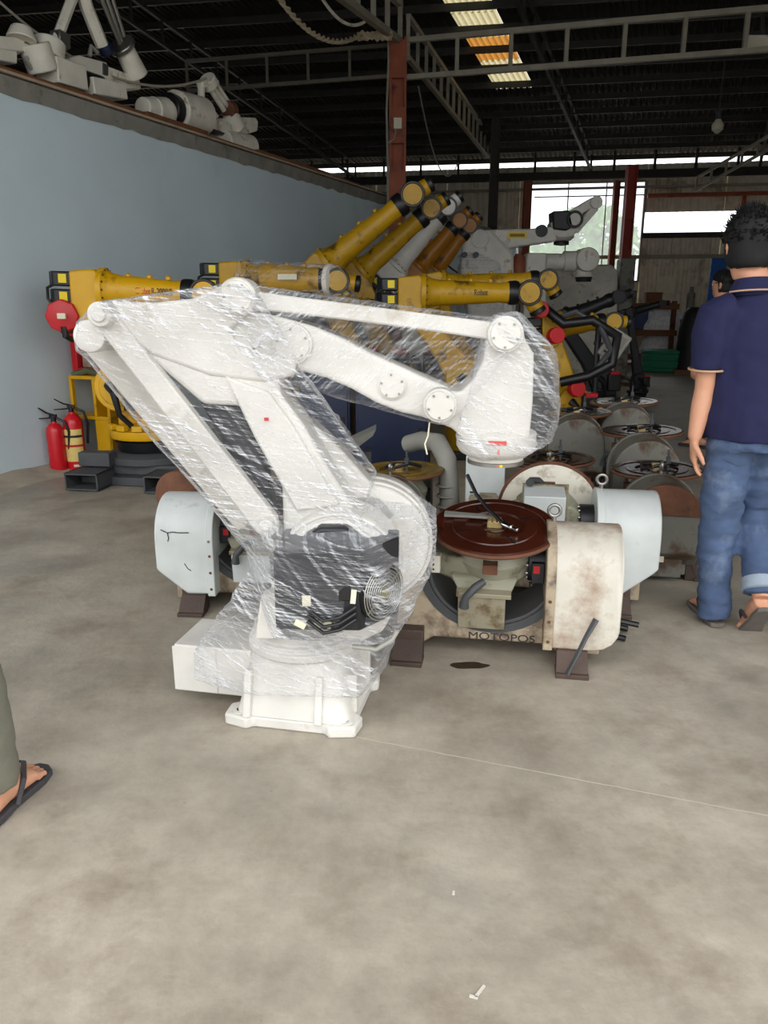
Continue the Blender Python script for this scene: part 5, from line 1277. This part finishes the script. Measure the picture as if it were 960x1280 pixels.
stored('white arm unit with thin tie rods peaking above it, farther along the wall', [
    ('poly', B2, 'box_head', [LL(294,146),LL(320,147),LL(323,152),LL(322,164),LL(308,168),LL(294,164)], .4),
    ('poly', B2, 'upright_arm', [LL(280,148),LL(292,145),LL(302,168),LL(306,182),LL(286,180),LL(276,170)], .3),
    ('cyl', B2, 'gas_spring', LL(286,140), LL(296,160), .09, .11), ('cyl', RUSTY, 'spring_collar', LL(283,137), LL(290,139), .1),
    ('cyl', B2, 'base_foot', LL(278,178), LL(312,184), .14), ('poly', B2, 'mount', [LL(290,164),LL(306,166),LL(306,178),LL(290,176)], .3),
    ('cyl', B2, 'rod_head', LL(258,98), LL(264,108), .1),
    ('tube', B2, 'tie_rod', [LL(258,104),LL(280,138)], .03), ('tube', B2, 'tie_rod', [LL(264,106),LL(287,137)], .03), ('tube', B2, 'tie_rod', [LL(270,104),LL(291,136)], .025), ('tube', B2, 'tie_rod', [LL(252,104),LL(251,132)], .04),
    ('tube', B2, 'tie_rod', [LL(258,128),LL(271,146)], .025), ('bar', B2, 'link_plate', LL(250,106), LL(270,104), .1, .06)], LL(295,178))

# ================================================================ PEOPLE
def limb(m, pts, r, n=14): return m.tube(pts, r, n)
def foot(m, heel, ang, L=.25, rise=0.0, pitch=0.0, s=1.0):
    """heel point on the floor, ang = heading in the plan; toes included"""
    M = Matrix.Translation(heel) @ Matrix.Rotation(ang,4,'Z') @ Matrix.Rotation(pitch,4,'X')
    def T(x,y,z): return M @ V(x*s,y,z)
    rr = [((0,-.015,.035),.028,.03),((0,.02,.04),.036,.042),((0,.07,.045),.036,.045),((.004,.12,.038),.04,.036),((.006,.17,.028),.045,.026),((.006,.19,.02),.046,.016)]
    R = []
    for c, w, h in rr: R.append([T(c[0]+w*math.cos(2*PI*k/14), c[1]*L/.25, max(.002, c[2]+h*math.sin(2*PI*k/14))) for k in range(14)])
    m.rings(R)
    for i, (x, l, r_) in enumerate(((-.036,.056,.0135),(-.0105,.054,.0102),(.0095,.047,.0096),(.0285,.038,.009),(.045,.026,.0085))):
        y0 = .185*L/.25
        m.tube([T(x*.95,y0-.01,.018),T(x,y0+l*.5,.019),T(x*1.02,y0+l*.8,.014),T(x*1.02,y0+l,.012)], [r_*1.1,r_,r_*1.08,r_*.6], 10)
    return M
def hand(m, wrist, dirv, palm_n, s=1.0, curl=.5, thumb=1):
    """palm and five fingers; dirv along the hand, palm_n out of the palm"""
    d = dirv.normalized(); n = (palm_n-d*palm_n.dot(d)).normalized(); x = d.cross(n)*thumb
    R = []
    for t_, w, h in ((-.02,.024,.02),(0.02,.028,.019),(.05,.038,.017),(.085,.041,.015),(.1,.038,.012)):
        R.append([wrist+d*t_+x*w*math.cos(2*PI*k/14)+n*h*math.sin(2*PI*k/14) for k in range(14)])
    m.rings(R)
    for i, (o, l) in enumerate(((.03,.072),(.0105,.08),(-.0095,.074),(-.028,.058))):
        p = wrist+d*.09+x*o; a = 0; pts = [p-d*.01]; rad = [.0095]
        dd = (d+x*o*2).normalized()
        for k, f in enumerate((.45,.32,.26)):
            a += curl*(.55+.12*i)*(.7+.3*k); q = dd*math.cos(a)+n*math.sin(a); p = p+q*l*f; pts.append(p); rad.append((.009,.008,.0062)[k])
        m.tube(pts, rad, 10)
    p = wrist+d*.025+x*.022; q1 = (d*.6+x*.65+n*.35).normalized(); q2 = (d*.95+x*.15+n*.35).normalized()
    m.tube([p, p+q1*.03, p+q1*.045+q2*.022, p+q1*.047+q2*.048], [.014,.0125,.0105,.0075], 10)
def head(m, c, yaw, tilt=0.):
    M = Matrix.Translation(c) @ Matrix.Rotation(yaw,4,'Z') @ Matrix.Rotation(tilt,4,'X')
    def T(x,y,z): return M @ V(x,y,z)
    prof = [(-.118,.0,.045,.03,.045),(-.105,.0,.05,.035,.07),(-.07,.0,.062,.06,.082),(-.03,.0,.07,.085,.09),(.01,.0,.074,.094,.094),(.05,.0,.075,.097,.095),(.085,.0,.068,.09,.082),(.108,.0,.05,.066,.06),(.12,.0,.02,.03,.025)]
    R = []
    for z, y, w, bk, fr in prof:
        R.append([T(w*math.cos(2*PI*k/20), (fr if math.sin(2*PI*k/20) > 0 else bk)*math.sin(2*PI*k/20), z) for k in range(20)])
    m.rings(R)
    # nose, brow, lips, ears
    m.rings([[T(x*w,y0+y*h,z) for x,y in ((-1,0),(-.5,1),(.5,1),(1,0))] for z,w,y0,h in ((.025,.009,.085,.012),(.0,.013,.085,.02),(-.022,.018,.082,.028),(-.03,.012,.08,.02))])
    m.tube([T(-.05,.075,.034),T(-.02,.092,.038),T(.02,.092,.038),T(.05,.075,.034)], [.007,.01,.01,.007], 8)
    m.tube([T(-.024,.08,-.06),T(0,.09,-.058),T(.024,.08,-.06)], [.005,.0085,.005], 8); m.tube([T(-.02,.08,-.07),T(0,.087,-.071),T(.02,.08,-.07)], [.005,.009,.005], 8)
    for s in (-1,1):
        m.tube([T(s*.073,-.005,-.03),T(s*.083,-.018,-.012),T(s*.088,-.024,.012),T(s*.083,-.018,.03),T(s*.074,-.004,.032)], [.007,.009,.01,.009,.006], 8); m.sph(T(s*.077,-.008,.0), .012, (.5,1,1.6), 10)
    return M
def hair_cap(M, parent, mt, seed=1, front=.02, nape=-.055):
    m = MB(); rdn = random.Random(seed); N_ = 26; R = []
    for z, w, bk, fr in ((nape,.06,.08,-.02),(-.05,.074,.094,-.02),(-.03,.078,.098,-.02),(.0,.083,.106,-.012),(.03,.086,.11,.03),(.06,.085,.11,.094),(.09,.077,.103,.1),(.115,.06,.08,.078),(.133,.035,.05,.045),(.14,.01,.015,.012)):
        R.append([M @ V((w+rdn.uniform(-.004,.006))*math.cos(2*PI*k/N_), ((max(fr,.0)) if math.sin(2*PI*k/N_) > 0 else bk+rdn.uniform(-.004,.008))*math.sin(2*PI*k/N_)-.002, z+rdn.uniform(-.004,.004)) for k in range(N_)])
    m.rings(R)
    for k in range(700):
        a = rdn.uniform(0,2*PI); e = rdn.uniform(-.1,1.45)
        y_ = math.sin(a)*math.cos(e); 
        if y_ > .3 and e < .6: continue
        p = V(.084*math.cos(a)*math.cos(e), .106*y_-.004, .03+.106*math.sin(e))
        d = (p-V(0,.02,.0)).normalized()*.5+V(rdn.uniform(-.5,.5),rdn.uniform(-.6,.2),rdn.uniform(-.5,.5)); d.normalize(); s = d.cross(V(.3,.5,1)).normalized()*.007
        tip = p+d*rdn.uniform(.016,.042)
        m.bm.faces.new([m.bm.verts.new(M@q) for q in (p-s-d*.004, p+s-d*.004, tip)])
    return m.build('hair', mt, parent, angle=80)
def lathe_path(m, rings_):   # (centre, rx, ry) rings, kept horizontal
    return m.ell(rings_, 24)
def sandal(M, parent, mt, strap_mt, L=.25, thick=.02, w=.05):
    out = [(-.03,-.03),(0,-.042),(.03,-.03),(.038,.02),(.036,.08),(.046,.15),(.052,.2),(.046,.245),(.02,.268),(-.012,.272),(-.04,.25),(-.05,.2),(-.046,.14),(-.036,.08),(-.038,.02)]
    m = MB(); m.plan([(x,y*L/.25) for x,y in out], -thick, .0); m.xf(M); s = m.build('sandal', mt, parent, bevel=.004)
    def T(x,y,z): return M @ V(x,y*L/.25,z)
    for sx in (-1,1):
        m = MB(); m.tube([T(-.016,.205,.004),T(-.015,.198,.05),T(-.008+sx*.02,.165,.074),T(sx*.046,.11,.058),T(sx*.046,.07,.0)], [.006,.007,.008,.008,.007], 8, .6); m.build('strap', strap_mt, s)
    return s
def wrinkle(o, amp, f=9, st=(1,1,1.0), seed=0, zlim=None):
    def f_(v):
        c = V(v.x*st[0], v.y*st[1], v.z*st[2])
        return amp*(noise.noise(c*f+V(seed,0,0))+.5*noise.noise(c*f*2.3+V(0,seed,0)))
    roughen(o.data, f_)

# --- man in navy polo and jeans, walking away
MO = V(1.62, 3.22, 0)
man = thing('person', 'man in navy polo shirt and blue jeans walking away in flip-flops', 'person', MO)
def J(px, py, dy=0.): return P(px, py, MO.y+dy)-MO
hc = J(936,312,.03)
nk = J(944,350)
sL, eL, wL = J(892,392,.0), J(881,487,.02), J(868,548,-.02)
sR = V(2*J(952,392).x-sL.x, .0, sL.z); eR = sR+V(.06,.03,-.29); wR = eR+V(.02,.12,-.23)
cx = J(952,450).x
hipz = .90
hL, kL, aL = V(cx-.09,.0,hipz), J(895,685,.03), J(891,770,.0); aL.z = .09
hR, kR, aR = V(cx+.1,.0,hipz), V(cx+.09,.09,.5), J(952,748,-.16)
m = MB()
M_h = head(m, hc, -.15)
m.tube([nk+V(0,-.005,-.06), nk, hc+V(0,-.005,-.06)], [.07,.058,.056], 18)
lathe_path(m, [(V(cx,0,.86),.15,.1),(V(cx,0,1.0),.14,.09),(V(cx,.0,1.2),.16,.1),(V(cx,0,1.36),.16,.09),(V(cx,0,1.42),.08,.06)])
limb(m, [sL,sL.lerp(eL,.5),eL,eL.lerp(wL,.35),wL], [.052,.046,.041,.042,.028]); limb(m, [sR,sR.lerp(eR,.5),eR,eR.lerp(wR,.35),wR], [.052,.046,.041,.042,.028])
hand(m, wL, V(.12,.12,-1), V(1,-.25,.1), curl=.42, thumb=1)
hand(m, wR, V(0,.2,-1), V(-1,.0,0), curl=.5, thumb=-1)
for h_, k_, a_ in ((hL,kL,aL),(hR,kR,aR)): limb(m, [h_,k_,k_.lerp(a_,.35),a_], [.08,.055,.055,.037])
ML = foot(m, V(aL.x+.0,-.03,.022), -.05, s=-1)
heel = aR+V(0,-.02,-.05); MR = foot(m, heel, -.12, pitch=-.85)
body = m.build('body', SKIN, man, remesh=.007, smooth_it=2)
hair_cap(M_h @ Matrix.Scale(1.1,4), man, HAIR, 3, nape=-.066)
for s in (-1,1):
    m = MB(); m.sph(M_h@V(s*.03,.083,.018), .011, n=10); m.build('eye', PALEPAPER, man)
sandal(ML @ Matrix.Diagonal((-1,1,1,1)) @ Matrix.Translation(V(0,0,.002)), man, SOLE, DKSOLE)
sandal(MR @ Matrix.Translation(V(0,0,.0)), man, SOLE, DKSOLE)
# jeans
m = MB()
lathe_path(m, [(V(cx,0,1.0),.178,.125),(V(cx,-.005,.94),.178,.13),(V(cx,-.012,.86),.184,.143),(V(cx,-.01,.8),.184,.14)])
def leg_(h_, k_, a_, x0, top=.82):
    p0 = V(h_.x, -.005, top); 
    m.tube([p0+V(0,0,.06), p0, p0.lerp(k_,.5), k_, k_.lerp(a_,.5), k_.lerp(a_,.85), a_+V(0,0,-.02)], [.085,.095,.088,.077,.071,.07,.074], 20)
leg_(hL, kL, aL+V(.0,-.005,-.04), 0); leg_(hR, kR, aR+V(0,.02,.03), 0)
je = m.build('jeans', DENIM, man, remesh=.011, smooth_it=5); wrinkle(je, .012, 8, (.9,.9,2.4), 4)
m = MB(); ax = (aR-kR).normalized(); c_ = aR+V(0,.02,.03)-ax*.02
m.tube([c_-ax*.035, c_-ax*.03, c_+ax*.02, c_+ax*.024], [.066,.072,.076,.07], 20); m.build('turned_up_cuff', DENIMI, man)
from mathutils.bvhtree import BVHTree
bt = BVHTree.FromPolygons([v.co for v in je.data.vertices], [p.vertices for p in je.data.polygons])
for sx in (-.085,.085):
    m = MB(); N_ = 8; gr = []
    for a_ in range(N_+1):
        row = []
        for b_ in range(N_+1):
            x_ = cx+sx+(a_/N_-.5)*.115; z_ = .865-.125*b_/N_*(1-.22*abs(a_/N_-.5)*2)
            h_ = bt.ray_cast(V(x_,-1,z_), V(0,1,0))[0]
            row.append(m.bm.verts.new(h_+V(0,-.0035,0)))
        gr.append(row)
    for a_ in range(N_):
        for b_ in range(N_): m.bm.faces.new((gr[a_][b_],gr[a_+1][b_],gr[a_+1][b_+1],gr[a_][b_+1]))
    m.build('back_pocket', DENIM, man)
# polo shirt
m = MB()
hz_ = J(930,548).z
lathe_path(m, [(V(cx,0,hz_),.212,.172),(V(cx,-.005,hz_+.1),.206,.155),(V(cx,0,1.08),.186,.13),(V(cx,.005,1.2),.196,.132),(V(cx,.0,1.3),.2,.125),(V(cx,-.0,1.37),.185,.1),(V(cx+.0,.0,1.42),.135,.078),(V(nk.x,0,1.455),.08,.066)])
for s_, e_ in ((sL,eL),(sR,eR)):
    c_ = s_.lerp(e_, .72); sg = 1 if s_ is sL else -1
    m.tube([s_+V(.07*sg,0,.01), s_+V(.01*sg,0,-.005), s_.lerp(e_,.3), c_], [.082,.082,.076,.073], 20)
pol = m.build('polo_shirt', NAVYC, man, remesh=.011, smooth_it=6); wrinkle(pol, .011, 6, (1.5,1,1.5), 8)
for s_, e_ in ((sL,eL),(sR,eR)):
    d = (e_-s_).normalized(); c_ = s_.lerp(e_, .72); m = MB(); m.tor(c_+d*.001, d, .072, .0045, 30, 8); m.build('sleeve_trim', TANT, man)
cn = V(nk.x,-.01,1.455)
m = MB(); N_ = 28; R_ = []
for z, rx, ry in ((1.42,.088,.078),(1.455,.078,.07),(1.485,.074,.066),(1.487,.079,.071),(1.46,.09,.08),(1.43,.104,.092)):
    R_.append([V(nk.x+rx*math.cos(2*PI*k/N_), -.004+ry*math.sin(2*PI*k/N_), z+(-.018 if math.sin(2*PI*k/N_) > .6 else 0)+.01*(-math.sin(2*PI*k/N_))) for k in range(N_)])
m.rings(R_, caps=False); co = m.build('collar', NAVYC, man)
m = MB(); m.tube([V(nk.x+.101*math.cos(a),-.004+.089*math.sin(a),1.437-.01*math.sin(a)) for a in [PI*1.02+PI*.96*k/20 for k in range(21)]], .0035, 6); m.build('collar_trim', TANT, co)

# --- a plainly dressed standing figure builder for the two others
def stander(label, o, rz_, H, top_m, leg_m, foot_fwd=(0,0), sleeves=.6, hat=None, seed=1, shoes=None, stance=(.11,.11), ldir=(0,0), nm='person', vx=.007, hem=.086):
    t = thing(nm, label, 'person', o, rz_)
    k = H/1.7
    m = MB(); c = V(0,0,1.58*k); M_ = head(m, c, 0)
    m.tube([V(0,-.01,1.38*k),V(0,-.01,1.45*k),c+V(0,-.01,-.07)], [.07,.058,.055], 16)
    lathe_path(m, [(V(0,0,.88*k),.14,.1),(V(0,0,1.05*k),.13,.09),(V(0,0,1.3*k),.15,.09),(V(0,0,1.4*k),.08,.06)])
    P_ = []
    for s in (-1,1):
        S_, E_, W_ = V(s*.19,0,1.36*k), V(s*.23,-.02,1.08*k), V(s*.23,.06,.84*k); P_.append((s,S_,E_,W_))
        limb(m, [S_,S_.lerp(E_,.5),E_,E_.lerp(W_,.4),W_], [.05,.045,.04,.038,.027]); hand(m, W_, V(0,.15,-1), V(-s,0,0), thumb=-1 if s > 0 else 1)
        a = V(s*stance[0], foot_fwd[0 if s < 0 else 1], .09); kn_ = V(s*.11, .03+a.y*.5, .48*k)
        limb(m, [V(s*.09,0,.88*k),kn_,kn_.lerp(a,.35),a], [.08,.055,.055,.036])
    ang = (ldir[0], ldir[1]); MF = []
    for i, s in enumerate((-1,1)):
        MF.append(foot(m, V(s*stance[0], foot_fwd[i]-.05, .022), ang[i], s=s))
    m.build('body', SKIN, t, remesh=vx, smooth_it=2)
    hair_cap(M_, t, HAIR, seed)
    for s in (-1,1):
        e = MB(); e.sph(M_@V(s*.03,.083,.018), .011, n=10); e.build('eye', PALEPAPER, t)
    m = MB(); lathe_path(m, [(V(0,0,1.0*k),.165,.12),(V(0,0,.86*k),.18,.14),(V(0,0,.8*k),.18,.135)])
    for i, s in enumerate((-1,1)):
        a = V(s*stance[0], foot_fwd[i], .085); kn_ = V(s*.11,.03+a.y*.5,.48*k)
        m.tube([V(s*.09,0,.86*k),V(s*.09,0,.8*k),kn_,kn_.lerp(a,.6),a+V(0,0,.02)], [.09,.096,.078,.074,hem], 18)
    tr_ = m.build('trousers', leg_m, t, remesh=.013, smooth_it=4); wrinkle(tr_, .006, 8, (1,1,1.8), seed)
    m = MB(); lathe_path(m, [(V(0,0,.84*k),.19,.145),(V(0,0,1.05*k),.18,.13),(V(0,0,1.28*k),.2,.125),(V(0,0,1.37*k),.17,.095),(V(0,0,1.43*k),.075,.065)])
    for s,S_,E_,W_ in P_:
        c_ = S_.lerp(E_,sleeves); m.tube([S_+V(-s*.07,0,.01),S_,S_.lerp(E_,.3),c_],[.075,.075,.07,.066],18)
    sh_ = m.build('shirt', top_m, t, remesh=.013, smooth_it=5); wrinkle(sh_, .005, 7, (1,1,1.6), seed+2)
    for M2_, s in zip(MF, (-1,1)): sandal(M2_ @ Matrix.Diagonal((s,1,1,1)) @ Matrix.Translation(V(0,0,.002)), t, DKSOLE, DKSOLE)
    return t
# bystander at the near left: only the trouser leg and one sandalled foot reach into the picture
toe = G(72,953); he = G(-6,1034)
dv = (toe-he); an = math.atan2(dv.y, dv.x)-PI/2
rz_ = an
Rz = Matrix.Rotation(rz_,3,'Z')
org = V(he.x,he.y,0)-Rz@V(.11,.12,0)
stander('bystander in olive trousers whose sandalled foot steps in from the near left edge', org, rz_, 1.66, DKCLOTH, OLIVE, seed=5, vx=.004, hem=.068, foot_fwd=(-.25,.17), stance=(.09,.11))
q = P(903,360,7.6)
stander('person in dark clothes deep in the hall, head showing beside the man in navy', V(q.x,7.6,0), .7, 1.66, DKCLOTH, DKCLOTH, seed=9, vx=.012)

bpy.data.scenes.remove(TMP)
